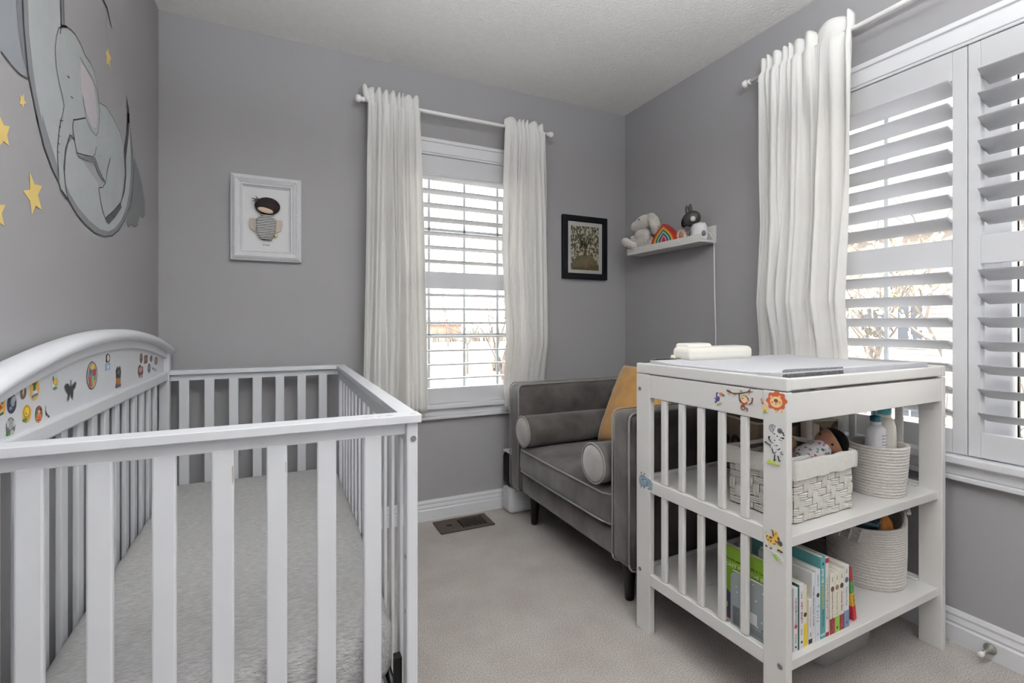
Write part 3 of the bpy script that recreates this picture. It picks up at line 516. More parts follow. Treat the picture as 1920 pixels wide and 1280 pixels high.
sticker('narrow brown oval sticker', [((110, 78, 66), [(2.1270, 0.9430), (2.1250, 0.9360), (2.1210, 0.9310), (2.1150, 0.9270), (2.1090, 0.9250), (2.1020, 0.9270), (2.0960, 0.9310), (2.0920, 0.9360), (2.0910, 0.9430), (2.0920, 0.9500), (2.0960, 0.9560), (2.1020, 0.9600), (2.1090, 0.9610), (2.1150, 0.9600), (2.1210, 0.9560), (2.1250, 0.9500)]), ((160, 130, 110), [(2.1130, 0.9480), (2.1120, 0.9450), (2.1110, 0.9430), (2.1080, 0.9410), (2.1050, 0.9400), (2.1020, 0.9410), (2.1000, 0.9430), (2.0980, 0.9450), (2.0970, 0.9480), (2.0980, 0.9520), (2.1000, 0.9540), (2.1020, 0.9560), (2.1050, 0.9570), (2.1080, 0.9560), (2.1110, 0.9540), (2.1120, 0.9520)])])
sticker('brown rectangular portrait sticker with a white strip', [((120, 86, 76), [(2.1510, 0.9500), (2.1990, 0.9500), (2.1950, 0.9210), (2.1490, 0.9200)]), ((228, 228, 226), [(2.1450, 0.9200), (2.1930, 0.9190), (2.1890, 0.9070), (2.1480, 0.9070)]), ((170, 120, 100), [(2.1840, 0.9370), (2.1830, 0.9340), (2.1800, 0.9310), (2.1760, 0.9300), (2.1710, 0.9290), (2.1660, 0.9300), (2.1620, 0.9320), (2.1590, 0.9340), (2.1580, 0.9370), (2.1590, 0.9410), (2.1620, 0.9430), (2.1660, 0.9450), (2.1710, 0.9460), (2.1760, 0.9450), (2.1800, 0.9430), (2.1830, 0.9410)])])
sticker('tiny green oval sticker', [((112, 124, 108), [(2.2730, 0.9320), (2.2710, 0.9280), (2.2670, 0.9240), (2.2610, 0.9210), (2.2540, 0.9200), (2.2470, 0.9210), (2.2400, 0.9240), (2.2360, 0.9280), (2.2350, 0.9330), (2.2360, 0.9370), (2.2400, 0.9410), (2.2470, 0.9440), (2.2540, 0.9450), (2.2610, 0.9440), (2.2670, 0.9410), (2.2710, 0.9370)])])
sticker('tiny pink oval sticker near the headboard post', [((156, 112, 112), [(2.3560, 0.9180), (2.3540, 0.9120), (2.3490, 0.9070), (2.3410, 0.9040), (2.3310, 0.9030), (2.3220, 0.9040), (2.3140, 0.9070), (2.3090, 0.9130), (2.3070, 0.9180), (2.3090, 0.9240), (2.3140, 0.9290), (2.3220, 0.9330), (2.3310, 0.9340), (2.3410, 0.9330), (2.3490, 0.9290), (2.3540, 0.9240)]), ((190, 150, 140), [(2.3410, 0.9190), (2.3400, 0.9170), (2.3380, 0.9140), (2.3340, 0.9130), (2.3290, 0.9120), (2.3250, 0.9130), (2.3210, 0.9140), (2.3180, 0.9170), (2.3170, 0.9200), (2.3180, 0.9230), (2.3210, 0.9250), (2.3250, 0.9270), (2.3290, 0.9270), (2.3340, 0.9270), (2.3380, 0.9250), (2.3400, 0.9220)])])
sticker('small red-brown armchair sticker', [((110, 64, 60), [(2.0650, 0.8940), (2.0710, 0.9150), (2.0910, 0.9230), (2.1130, 0.9130), (2.1280, 0.9130), (2.1350, 0.8900), (2.1210, 0.8840), (2.1260, 0.8720), (2.1130, 0.8850), (2.0960, 0.8860), (2.0930, 0.8730), (2.0850, 0.8890), (2.0810, 0.8760), (2.0750, 0.8880)]), ((190, 150, 140), [(2.1220, 0.9040), (2.1210, 0.9000), (2.1160, 0.8970), (2.1080, 0.8950), (2.1000, 0.8940), (2.0920, 0.8950), (2.0840, 0.8970), (2.0800, 0.9010), (2.0780, 0.9040), (2.0800, 0.9080), (2.0840, 0.9110), (2.0920, 0.9130), (2.1000, 0.9140), (2.1080, 0.9130), (2.1160, 0.9110), (2.1210, 0.9070)])])
sticker('tiny blue-grey oval sticker', [((92, 100, 112), [(2.2430, 0.8980), (2.2410, 0.8910), (2.2370, 0.8860), (2.2300, 0.8820), (2.2220, 0.8810), (2.2150, 0.8820), (2.2080, 0.8870), (2.2040, 0.8920), (2.2020, 0.8990), (2.2040, 0.9060), (2.2080, 0.9120), (2.2150, 0.9150), (2.2220, 0.9170), (2.2300, 0.9150), (2.2370, 0.9110), (2.2410, 0.9050)]), ((150, 160, 170), [(2.2300, 0.9010), (2.2290, 0.8970), (2.2280, 0.8950), (2.2250, 0.8930), (2.2210, 0.8930), (2.2180, 0.8930), (2.2150, 0.8950), (2.2130, 0.8980), (2.2130, 0.9010), (2.2130, 0.9040), (2.2150, 0.9070), (2.2180, 0.9080), (2.2210, 0.9090), (2.2250, 0.9080), (2.2280, 0.9060), (2.2290, 0.9040)])])
sticker('tiny rectangular outlined sticker', [((60, 58, 58), [(2.2790, 0.8970), (2.3350, 0.8860), (2.3310, 0.8780), (2.2770, 0.8890)]), ((222, 222, 222), [(2.2870, 0.8930), (2.3270, 0.8860), (2.3250, 0.8810), (2.2850, 0.8890)])])

MT = thing('crib_mattress', 'grey fleece-covered mattress lying inside the crib', 'mattress', (-.095, 1.785, .235))
bm = rbox((-.098, 1.785, .315), (.330, .668, .078), .05, puff=.012)
for v in bm.verts:
    v.co.z += .004 * noise.noise(Vector((v.co.x * 7, v.co.y * 5, 1.3))) if v.co.z > .3 else 0
obj('fitted_sheet', bm, SHEET, MT)
# ------------------------------------------------------------------ armchair
CH = thing('armchair', 'grey velvet armchair with dark tapered legs in the room corner', 'armchair', (1.57, 1.925, 0))
def pipe(pts, parent, r=.0035): return obj('piping', tube(bmesh.new(), pts, r, 6), VPIPE, parent)
def soft_board(name, x0, x1, y0, y1, z0, z1, r, mat=VELVET):
    return obj(name, rbox(((x0 + x1) / 2, (y0 + y1) / 2, (z0 + z1) / 2), ((x1 - x0) / 2, (y1 - y0) / 2, (z1 - z0) / 2), r, puff=.004), mat, CH)
NA0, NA1, FA0, FA1 = 1.400, 1.522, 2.312, 2.440
def rect_path(y, x0, x1, z0, z1, r):
    p = []
    for cx, cz, a in ((x0 + r, z0 + r, 180), (x1 - r, z0 + r, 270), (x1 - r, z1 - r, 0), (x0 + r, z1 - r, 90)):
        for k in range(4): t = R(a + 30 * k); p.append((cx + r * math.cos(t), y, cz + r * math.sin(t)))
    return p + [p[0]]
for y0, y1 in ((NA0, NA1), (FA0, FA1)):
    a = soft_board('arm', 1.14, 1.895, y0, y1, .165, .735, .028)
    for y in (y0 + .012, y1 - .012): pipe(rect_path(y, 1.135, 1.898, .162, .740, .03), a)
soft_board('backrest', 1.76, 1.90, NA1 - .01, FA0 + .01, .165, .738, .04)
soft_board('back_cushion', 1.705, 1.785, NA1 + .004, FA0 - .004, .42, .72, .05)
soft_board('seat_base', 1.152, 1.8, NA1 - .006, FA0 + .006, .166, .285, .02)
sc = obj('seat_cushion', rbox((1.455, (NA1 + FA0) / 2, .353), (.322, (FA0 - NA1) / 2 - .002, .070), .03, puff=.016), VELVET, CH)
for z in (.408, .298):
    pipe([(1.46, FA0 - .004, z), (1.16, FA0 - .004, z), (1.142, FA0 - .012, z), (1.133, FA0 - .03, z)] + [(1.126 - .004 * math.sin(math.pi * k / 8), NA1 + .04 + (FA0 - NA1 - .08) * (8 - k) / 8, z) for k in range(9)] + [(1.133, NA1 + .03, z), (1.142, NA1 + .012, z), (1.16, NA1 + .004, z), (1.46, NA1 + .004, z)], sc)
for x, y in ((1.215, 1.51), (1.215, 2.29), (1.83, 1.51), (1.83, 2.29)):
    obj('leg', lathe(bmesh.new(), [(.0155, 0), (.0175, .004), (.028, .17), (.028, .175)], (x, y, 0), seg=18), BLACK, CH)
def bolster(label, yc, zc):
    t = thing('bolster_cushion', label, 'cushion', (1.4, yc, zc - .079), 'velvet bolsters of the armchair')
    L0, L1, r = 1.112, 1.65, .079
    obj('cover', lathe(bmesh.new(), [(r * .97, L0), (r, L0 + .03), (r * 1.01, (L0 + L1) / 2), (r, L1 - .03), (r * .97, L1)], (0, yc, zc), 'X', 30), VELVET, t)
    obj('end_panel', lathe(bmesh.new(), [(.001, L0 - .010), (r * .5, L0 - .008), (r * .85, L0 - .003), (r * .96, L0 + .004)], (0, yc, zc), 'X', 30), VLIGHT, t, label='paler brushed velvet end disc')
    obj('piping', tube(bmesh.new(), [(L0 + .001, yc + r * .98 * math.cos(a), zc + r * .98 * math.sin(a)) for a in [2 * math.pi * k / 30 for k in range(31)]], .0035, 6), VPIPE, t)
bolster('grey velvet bolster along the far arm of the armchair, under the window', FA0 - .083, .513)
bolster('grey velvet bolster by the near arm, in front of the mustard cushion', NA1 + .083, .513)
# mustard throw cushion leaning on the back
TP = thing('throw_cushion', 'mustard yellow velvet cushion leaning in the grey armchair', 'cushion', (1.56, 1.93, .44))
bm = bmesh.new(); n = 22; hw, hh = .205, .222; top = []; bot = []
def pil(i, j, s):
    u, v = i / n * 2 - 1, j / n * 2 - 1
    e = (max(0, 1 - u ** 4) * max(0, 1 - v ** 4)) ** .55
    pinch = 1 - .05 * (1 - u * u) * abs(v) ** 3; pinch2 = 1 - .06 * (1 - v * v) * abs(u) ** 3
    wob = .006 * noise.noise(Vector((u * 3, v * 3, s)))
    return Vector((s * (.062 * e + wob * e), u * hw * pinch2, v * hh * pinch))
tilt = Matrix.Translation((1.595, 1.925, .655)) @ Matrix.Rotation(R(27), 4, 'Y') @ Matrix.Rotation(R(-4), 4, 'X')
for j in range(n + 1):
    top.append([bm.verts.new(tilt @ pil(i, j, -1)) for i in range(n + 1)]); bot.append([bm.verts.new(tilt @ pil(i, j, 1)) for i in range(n + 1)])
for j in range(n):
    for i in range(n):
        bm.faces.new((top[j][i], top[j][i + 1], top[j + 1][i + 1], top[j + 1][i])).smooth = True; bm.faces.new((bot[j][i], bot[j + 1][i], bot[j + 1][i + 1], bot[j][i + 1])).smooth = True
bmesh.ops.remove_doubles(bm, verts=bm.verts, dist=.0008)
obj('cover', bm, MUSTARD, TP)
# slim floor unit behind the armchair
AP = thing('air_purifier', 'slim black and white floor unit squeezed behind the armchair', 'air purifier', (1.23, 2.51, 0))
obj('base', rbox((1.232, 2.508, .073), (.088, .058, .073), .03), M('ribbed_white', srgb(222, 222, 224), .5), AP)
bm = bmesh.new()
for k in range(12):
    z = .02 + .0105 * k; bx(bm, 1.175, 1.29, 2.4485, 2.4505, z, z + .005); bx(bm, 1.1425, 1.1445, 2.48, 2.54, z, z + .005)
obj('rib', bm, M('ribbed_white', srgb(222, 222, 224), .5), AP)
obj('tower', rbox((1.232, 2.510, .240), (.086, .056, .095), .028), BLKPL, AP)
obj('top_panel', rbox((1.232, 2.510, .339), (.08, .05, .005), .004), M('ribbed_white', srgb(222, 222, 224), .5), AP)
# ------------------------------------------------------------------ changing table (built in its own frame, then turned)
TB = thing('changing_table', 'white wooden changing table with barred ends and two shelves', 'changing table', (0, 0, 0))
TW, TD = .818, .556
def tb(name, l, bev=.002, mat=TWHITE, parent=None, label=None): return obj(name, boxes(*l), mat, parent or TB, bevel=bev, world=False, label=label)
for x0 in (0, TW - .022):
    for y0 in (0, TD - .066): tb('leg', [(x0, x0 + .022, y0, y0 + .066, 0, .891)], .0025)
for x0 in (0, TW - .02):
    tb('end_rail', [(x0 + .001, x0 + .019, .066, TD - .066, .812, .889)]); tb('end_rail', [(x0 + .001, x0 + .019, .066, TD - .066, .488, .530)]); tb('end_rail', [(x0 + .001, x0 + .019, .066, TD - .066, .170, .209)])
    first = None
    for k in range(5):
        for z0, z1 in ((.530, .812), (.209, .488)):
            y = .127 + .0756 * k
            if first is None:
                first = {}
            if z0 not in first:
                first[z0] = tb('bar', [(x0 + .003, x0 + .017, y - .0122, y + .0122, z0, z1)], .005)
            else:
                o = dup(first[z0], TB, (0, y - .127, 0))
tb('front_apron', [(.022, TW - .022, .004, .022, .812, .887)]); tb('back_apron', [(.022, TW - .022, TD - .022, TD - .004, .812, .887)])
tb('tray_rim', [(0, .02, 0, TD, .893, .927)], .003); tb('tray_rim', [(TW - .02, TW, 0, TD, .893, .927)], .003)
tb('tray_rim', [(.0205, TW - .0205, .002, .02, .895, .925)], .003); tb('tray_rim', [(.0205, TW - .0205, TD - .02, TD - .002, .895, .925)], .003)
tb('tray_board', [(.018, TW - .018, .018, TD - .018, .891, .903)])
for z in (.490, .172):
    s = tb('shelf', [(.0195, TW - .0195, .012, TD - .004, z, z + .027)], .002)
    tb('shelf_lip', [(.02, TW - .02, TD - .016, TD - .004, z + .027, z + .040)], .002, parent=s)
    tb('shelf_lip', [(TW - .034, TW - .022, .066, TD - .02, z + .027, z + .034)], .002, parent=s)
def tbolt(y, z): obj('bolt', bolt(bmesh.new(), (0, y, z), (-1, 0, 0), .0068), METAL, TB, world=False, label='recessed steel bolt head')
for z in (.792, .505, .192): tbolt(.018, z)
for z in (.838, .208): tbolt(TD - .018, z)
tb('paper_scrap', [(.12, .16, .36, .375, .2, .202)], 0, PAPER)
TROT = math.atan2(.023, .81)
TB.location = (1.148, .812, 0); TB.rotation_euler = (0, 0, TROT)
TM = Matrix.Translation((1.148, .812, 0)) @ Matrix.Rotation(TROT, 4, 'Z')
def tw(x, y, z=0): return tuple(TM @ Vector((x, y, z)))
def decal(label, layers, y_fix=0):
    """animal sticker on the outer face of the near end; layers of (rgb, [(y, z), ...]) in the table's frame."""
    bm = bmesh.new(); mats = []
    for k, (c, poly) in enumerate(layers):
        m = F(*c)
        if m not in mats: mats.append(m)
        prism(bm, poly, lambda u, v, t: (t, u, v), .0008, -.0004 - .00012 * k, mats.index(m))
    obj('animal_sticker', bm, mats, TB, world=False, label=label)
decal('purple toucan sticker with an orange beak', [((74, 58, 112), [(0.2228, 0.8502), (0.2145, 0.8474), (0.2162, 0.8598), (0.2134, 0.8660), (0.2087, 0.8656), (0.2075, 0.8590), (0.2029, 0.8510), (0.2045, 0.8421), (0.2134, 0.8385), (0.2169, 0.8335), (0.2209, 0.8368), (0.2157, 0.8424)]), ((228, 224, 220), [(0.2115, 0.8604), (0.2041, 0.8653), (0.2064, 0.8534), (0.2092, 0.8549)]), ((206, 110, 52), [(0.2052, 0.8651), (0.1960, 0.8674), (0.1914, 0.8630), (0.1971, 0.8600), (0.2041, 0.8604)]), ((70, 90, 60), [(0.1949, 0.8645), (0.1892, 0.8633), (0.1862, 0.8580), (0.1926, 0.8587)]), ((126, 150, 80), [(0.2134, 0.8263), (0.2087, 0.8347), (0.2052, 0.8314), (0.2006, 0.8388), (0.1999, 0.8331), (0.1944, 0.8368), (0.2017, 0.8300)])])
decal('brown monkey sticker swinging from a branch', [((98, 56, 44), [(0.1795, 0.8782), (0.1701, 0.8767), (0.1613, 0.8716), (0.1483, 0.8720), (0.1333, 0.8746), (0.1228, 0.8777), (0.1115, 0.8810), (0.1054, 0.8877), (0.1023, 0.8886), (0.1064, 0.8821), (0.0953, 0.8823), (0.0963, 0.8807), (0.1146, 0.8770), (0.1333, 0.8715), (0.1483, 0.8682), (0.1635, 0.8685), (0.1786, 0.8727)]), ((150, 170, 90), [(0.1365, 0.8775), (0.1333, 0.8830), (0.1281, 0.8804), (0.1302, 0.8764)]), ((150, 170, 90), [(0.1741, 0.8653), (0.1712, 0.8698), (0.1701, 0.8643)]), ((150, 170, 90), [(0.1543, 0.8641), (0.1515, 0.8686), (0.1493, 0.8666)]), ((150, 170, 90), [(0.1094, 0.8754), (0.1064, 0.8794), (0.1048, 0.8742)]), ((104, 60, 46), [(0.1397, 0.8697), (0.1365, 0.8710), (0.1365, 0.8563), (0.1312, 0.8488), (0.1333, 0.8457), (0.1386, 0.8532)]), ((110, 64, 48), [(0.1080, 0.8571), (0.1093, 0.8517), (0.1128, 0.8473), (0.1179, 0.8447), (0.1236, 0.8444), (0.1288, 0.8466), (0.1325, 0.8508), (0.1338, 0.8562), (0.1325, 0.8617), (0.1288, 0.8661), (0.1236, 0.8687), (0.1179, 0.8688), (0.1128, 0.8666), (0.1093, 0.8624)]), ((232, 200, 150), [(0.1119, 0.8587), (0.1129, 0.8547), (0.1156, 0.8514), (0.1196, 0.8495), (0.1240, 0.8493), (0.1281, 0.8510), (0.1309, 0.8540), (0.1319, 0.8580), (0.1309, 0.8620), (0.1281, 0.8653), (0.1240, 0.8672), (0.1196, 0.8673), (0.1156, 0.8656), (0.1129, 0.8626)]), ((232, 200, 150), [(0.1082, 0.8529), (0.1091, 0.8502), (0.1118, 0.8479), (0.1156, 0.8466), (0.1198, 0.8464), (0.1236, 0.8475), (0.1263, 0.8495), (0.1272, 0.8522), (0.1263, 0.8549), (0.1236, 0.8572), (0.1198, 0.8585), (0.1156, 0.8586), (0.1118, 0.8576), (0.1091, 0.8555)]), ((178, 40, 36), [(0.1291, 0.8481), (0.1187, 0.8478), (0.1094, 0.8564), (0.1125, 0.8478), (0.1208, 0.8439), (0.1270, 0.8442)]), ((104, 60, 46), [(0.1084, 0.8466), (0.1003, 0.8523), (0.0973, 0.8626), (0.1003, 0.8644), (0.0963, 0.8656), (0.0953, 0.8620), (0.0979, 0.8509), (0.1064, 0.8455)]), ((110, 64, 48), [(0.1193, 0.8361), (0.1200, 0.8328), (0.1218, 0.8300), (0.1245, 0.8284), (0.1275, 0.8282), (0.1302, 0.8296), (0.1320, 0.8321), (0.1327, 0.8355), (0.1320, 0.8388), (0.1302, 0.8416), (0.1275, 0.8432), (0.1245, 0.8433), (0.1218, 0.8420), (0.1200, 0.8394)]), ((226, 190, 150), [(0.1208, 0.8335), (0.1211, 0.8322), (0.1222, 0.8311), (0.1237, 0.8305), (0.1254, 0.8304), (0.1269, 0.8309), (0.1279, 0.8318), (0.1283, 0.8331), (0.1279, 0.8344), (0.1269, 0.8354), (0.1254, 0.8361), (0.1237, 0.8362), (0.1222, 0.8357), (0.1211, 0.8347)]), ((104, 60, 46), [(0.1177, 0.8371), (0.1125, 0.8360), (0.1105, 0.8264), (0.1129, 0.8287), (0.1146, 0.8344)]), ((40, 26, 22), [(0.1237, 0.8603), (0.1238, 0.8596), (0.1243, 0.8590), (0.1250, 0.8586), (0.1257, 0.8586), (0.1264, 0.8589), (0.1269, 0.8595), (0.1270, 0.8602), (0.1269, 0.8609), (0.1264, 0.8615), (0.1257, 0.8618), (0.1250, 0.8618), (0.1243, 0.8615), (0.1238, 0.8610)])])
decal('lion sticker with a round red-brown mane', [((180, 86, 50), [(-0.0017, 0.8689), (-0.0002, 0.8654), (0.0030, 0.8624), (0.0053, 0.8598), (0.0055, 0.8568), (0.0052, 0.8530), (0.0067, 0.8497), (0.0103, 0.8480), (0.0146, 0.8478), (0.0181, 0.8473), (0.0207, 0.8450), (0.0237, 0.8418), (0.0274, 0.8401), (0.0311, 0.8412), (0.0340, 0.8440), (0.0367, 0.8459), (0.0403, 0.8458), (0.0448, 0.8451), (0.0487, 0.8460), (0.0502, 0.8494), (0.0499, 0.8536), (0.0502, 0.8569), (0.0526, 0.8591), (0.0560, 0.8614), (0.0577, 0.8645), (0.0560, 0.8682), (0.0526, 0.8713), (0.0502, 0.8739), (0.0499, 0.8771), (0.0502, 0.8809), (0.0487, 0.8844), (0.0448, 0.8860), (0.0403, 0.8861), (0.0367, 0.8866), (0.0340, 0.8887), (0.0311, 0.8919), (0.0274, 0.8935), (0.0237, 0.8922), (0.0207, 0.8894), (0.0181, 0.8874), (0.0146, 0.8874), (0.0103, 0.8879), (0.0067, 0.8869), (0.0052, 0.8836), (0.0055, 0.8795), (0.0053, 0.8763), (0.0030, 0.8742), (-0.0002, 0.8720)]), ((226, 188, 128), [(0.0667, 0.8510), (0.0572, 0.8550), (0.0496, 0.8483), (0.0505, 0.8378), (0.0562, 0.8316), (0.0658, 0.8327), (0.0671, 0.8439)]), ((226, 188, 128), [(0.0319, 0.8424), (0.0264, 0.8442), (0.0255, 0.8363), (0.0301, 0.8349)]), ((226, 188, 128), [(0.0156, 0.8450), (0.0102, 0.8467), (0.0093, 0.8384), (0.0147, 0.8367)]), ((236, 204, 146), [(0.0113, 0.8644), (0.0130, 0.8582), (0.0176, 0.8531), (0.0245, 0.8500), (0.0321, 0.8497), (0.0391, 0.8522), (0.0439, 0.8571), (0.0457, 0.8634), (0.0439, 0.8697), (0.0391, 0.8749), (0.0321, 0.8778), (0.0245, 0.8780), (0.0176, 0.8754), (0.0130, 0.8705)]), ((226, 180, 120), [(0.0384, 0.8758), (0.0388, 0.8743), (0.0398, 0.8731), (0.0413, 0.8724), (0.0429, 0.8724), (0.0444, 0.8730), (0.0455, 0.8742), (0.0458, 0.8757), (0.0455, 0.8772), (0.0444, 0.8784), (0.0429, 0.8791), (0.0413, 0.8791), (0.0398, 0.8785), (0.0388, 0.8773)]), ((226, 180, 120), [(0.0156, 0.8789), (0.0160, 0.8774), (0.0169, 0.8762), (0.0184, 0.8755), (0.0200, 0.8755), (0.0214, 0.8761), (0.0225, 0.8773), (0.0228, 0.8787), (0.0225, 0.8802), (0.0214, 0.8814), (0.0200, 0.8821), (0.0184, 0.8821), (0.0169, 0.8815), (0.0160, 0.8803)]), ((124, 70, 56), [(0.0230, 0.8678), (0.0236, 0.8658), (0.0252, 0.8642), (0.0275, 0.8633), (0.0301, 0.8632), (0.0325, 0.8640), (0.0341, 0.8655), (0.0347, 0.8674), (0.0341, 0.8694), (0.0325, 0.8710), (0.0301, 0.8719), (0.0275, 0.8720), (0.0252, 0.8712), (0.0236, 0.8697)]), ((60, 40, 34), [(0.0292, 0.8634), (0.0281, 0.8636), (0.0281, 0.8567), (0.0292, 0.8569)]), ((214, 130, 96), [(0.0360, 0.8621), (0.0363, 0.8609), (0.0372, 0.8600), (0.0386, 0.8595), (0.0401, 0.8594), (0.0414, 0.8599), (0.0423, 0.8608), (0.0427, 0.8619), (0.0423, 0.8630), (0.0414, 0.8639), (0.0401, 0.8645), (0.0386, 0.8645), (0.0372, 0.8641), (0.0363, 0.8632)]), ((214, 130, 96), [(0.0147, 0.8655), (0.0150, 0.8644), (0.0159, 0.8635), (0.0172, 0.8629), (0.0187, 0.8629), (0.0200, 0.8633), (0.0209, 0.8642), (0.0212, 0.8653), (0.0209, 0.8664), (0.0200, 0.8673), (0.0187, 0.8678), (0.0172, 0.8679), (0.0159, 0.8674), (0.0150, 0.8666)]), ((206, 140, 120), [(0.0722, 0.8652), (0.0687, 0.8692), (0.0656, 0.8591), (0.0702, 0.8589)]), ((90, 70, 60), [(0.0696, 0.8590), (0.0683, 0.8592), (0.0648, 0.8534), (0.0662, 0.8528)]), ((134, 150, 80), [(0.0648, 0.8311), (0.0591, 0.8408), (0.0572, 0.8376), (0.0515, 0.8324)])])
decal('black and white dancing zebra sticker', [((40, 40, 42), [(0.0281, 0.7938), (0.0291, 0.7892), (0.0319, 0.7856), (0.0361, 0.7837), (0.0407, 0.7839), (0.0449, 0.7861), (0.0478, 0.7899), (0.0488, 0.7946), (0.0478, 0.7992), (0.0449, 0.8029), (0.0407, 0.8047), (0.0361, 0.8045), (0.0319, 0.8023), (0.0291, 0.7984)]), ((176, 176, 178), [(0.0292, 0.7938), (0.0301, 0.7897), (0.0326, 0.7864), (0.0363, 0.7847), (0.0405, 0.7849), (0.0442, 0.7869), (0.0468, 0.7903), (0.0477, 0.7946), (0.0468, 0.7988), (0.0442, 0.8020), (0.0405, 0.8037), (0.0363, 0.8035), (0.0326, 0.8015), (0.0301, 0.7980)]), ((30, 30, 30), [(0.0384, 0.7990), (0.0385, 0.7984), (0.0389, 0.7979), (0.0395, 0.7976), (0.0402, 0.7975), (0.0408, 0.7978), (0.0412, 0.7982), (0.0414, 0.7988), (0.0412, 0.7994), (0.0408, 0.7999), (0.0402, 0.8002), (0.0395, 0.8003), (0.0389, 0.8001), (0.0385, 0.7996)]), ((30, 30, 30), [(0.0343, 0.7921), (0.0345, 0.7915), (0.0349, 0.7909), (0.0355, 0.7906), (0.0361, 0.7906), (0.0367, 0.7908), (0.0371, 0.7912), (0.0373, 0.7918), (0.0371, 0.7924), (0.0367, 0.7929), (0.0361, 0.7933), (0.0355, 0.7933), (0.0349, 0.7931), (0.0345, 0.7926)]), ((232, 232, 232), [(0.0292, 0.8001), (0.0201, 0.7933), (0.0076, 0.7839), (0.0062, 0.7741), (0.0183, 0.7614), (0.0120, 0.7424), (0.0147, 0.7316), (0.0237, 0.7269), (0.0347, 0.7320), (0.0440, 0.7436), (0.0402, 0.7600), (0.0274, 0.7731), (0.0365, 0.7815)]), ((34, 34, 34), [(0.0393, 0.7818), (0.0310, 0.7792), (0.0319, 0.7815), (0.0292, 0.7830)]), ((34, 34, 34), [(0.0283, 0.7754), (0.0246, 0.7805), (0.0237, 0.7755)]), ((34, 34, 34), [(0.0237, 0.7687), (0.0111, 0.7671), (0.0147, 0.7689), (0.0183, 0.7699)]), ((34, 34, 34), [(0.0201, 0.7746), (0.0067, 0.7723), (0.0076, 0.7747), (0.0062, 0.7775)]), ((34, 34, 34), [(0.0120, 0.7889), (0.0076, 0.7898), (0.0093, 0.7853), (0.0049, 0.7836), (0.0076, 0.7806), (0.0097, 0.7835)]), ((34, 34, 34), [(0.0430, 0.7577), (0.0393, 0.7585), (0.0329, 0.7573), (0.0412, 0.7564)]), ((34, 34, 34), [(0.0347, 0.7629), (0.0319, 0.7673), (0.0306, 0.7638)]), ((34, 34, 34), [(0.0347, 0.7518), (0.0292, 0.7530), (0.0237, 0.7516), (0.0255, 0.7555), (0.0264, 0.7531)]), ((34, 34, 34), [(0.0455, 0.7468), (0.0421, 0.7449), (0.0375, 0.7460), (0.0430, 0.7439)]), ((34, 34, 34), [(0.0292, 0.7419), (0.0219, 0.7444), (0.0165, 0.7490), (0.0192, 0.7425)]), ((34, 34, 34), [(0.0375, 0.7331), (0.0338, 0.7326), (0.0255, 0.7384), (0.0310, 0.7320)]), ((34, 34, 34), [(0.0183, 0.7359), (0.0147, 0.7384), (0.0126, 0.7415), (0.0138, 0.7361)]), ((34, 34, 34), [(0.0505, 0.7700), (0.0477, 0.7732), (0.0449, 0.7703), (0.0487, 0.7669)]), ((34, 34, 34), [(0.0600, 0.7566), (0.0556, 0.7567), (0.0549, 0.7534), (0.0581, 0.7527)]), ((34, 34, 34), [(0.0351, 0.7156), (0.0292, 0.7162), (0.0301, 0.7129), (0.0338, 0.7125)]), ((34, 34, 34), [(0.0219, 0.7154), (0.0161, 0.7169), (0.0165, 0.7142), (0.0205, 0.7141)]), ((34, 34, 34), [(0.0487, 0.7678), (0.0421, 0.7596), (0.0430, 0.7591), (0.0492, 0.7664)]), ((34, 34, 34), [(0.0553, 0.7540), (0.0421, 0.7501), (0.0430, 0.7490), (0.0553, 0.7526)]), ((34, 34, 34), [(0.0319, 0.7292), (0.0310, 0.7294), (0.0319, 0.7158), (0.0332, 0.7159)]), ((34, 34, 34), [(0.0237, 0.7269), (0.0226, 0.7272), (0.0187, 0.7157), (0.0201, 0.7154)]), ((34, 34, 34), [(0.0402, 0.7428), (0.0391, 0.7430), (0.0338, 0.7305), (0.0351, 0.7309)]), ((34, 34, 34), [(0.0138, 0.7352), (0.0090, 0.7339), (0.0093, 0.7329), (0.0142, 0.7341)]), ((180, 190, 90), [(0.0541, 0.7056), (0.0496, 0.7094), (0.0468, 0.7135), (0.0412, 0.7106), (0.0338, 0.7116), (0.0310, 0.7080), (0.0183, 0.7061), (0.0201, 0.7028), (0.0329, 0.7032), (0.0496, 0.7024)])])
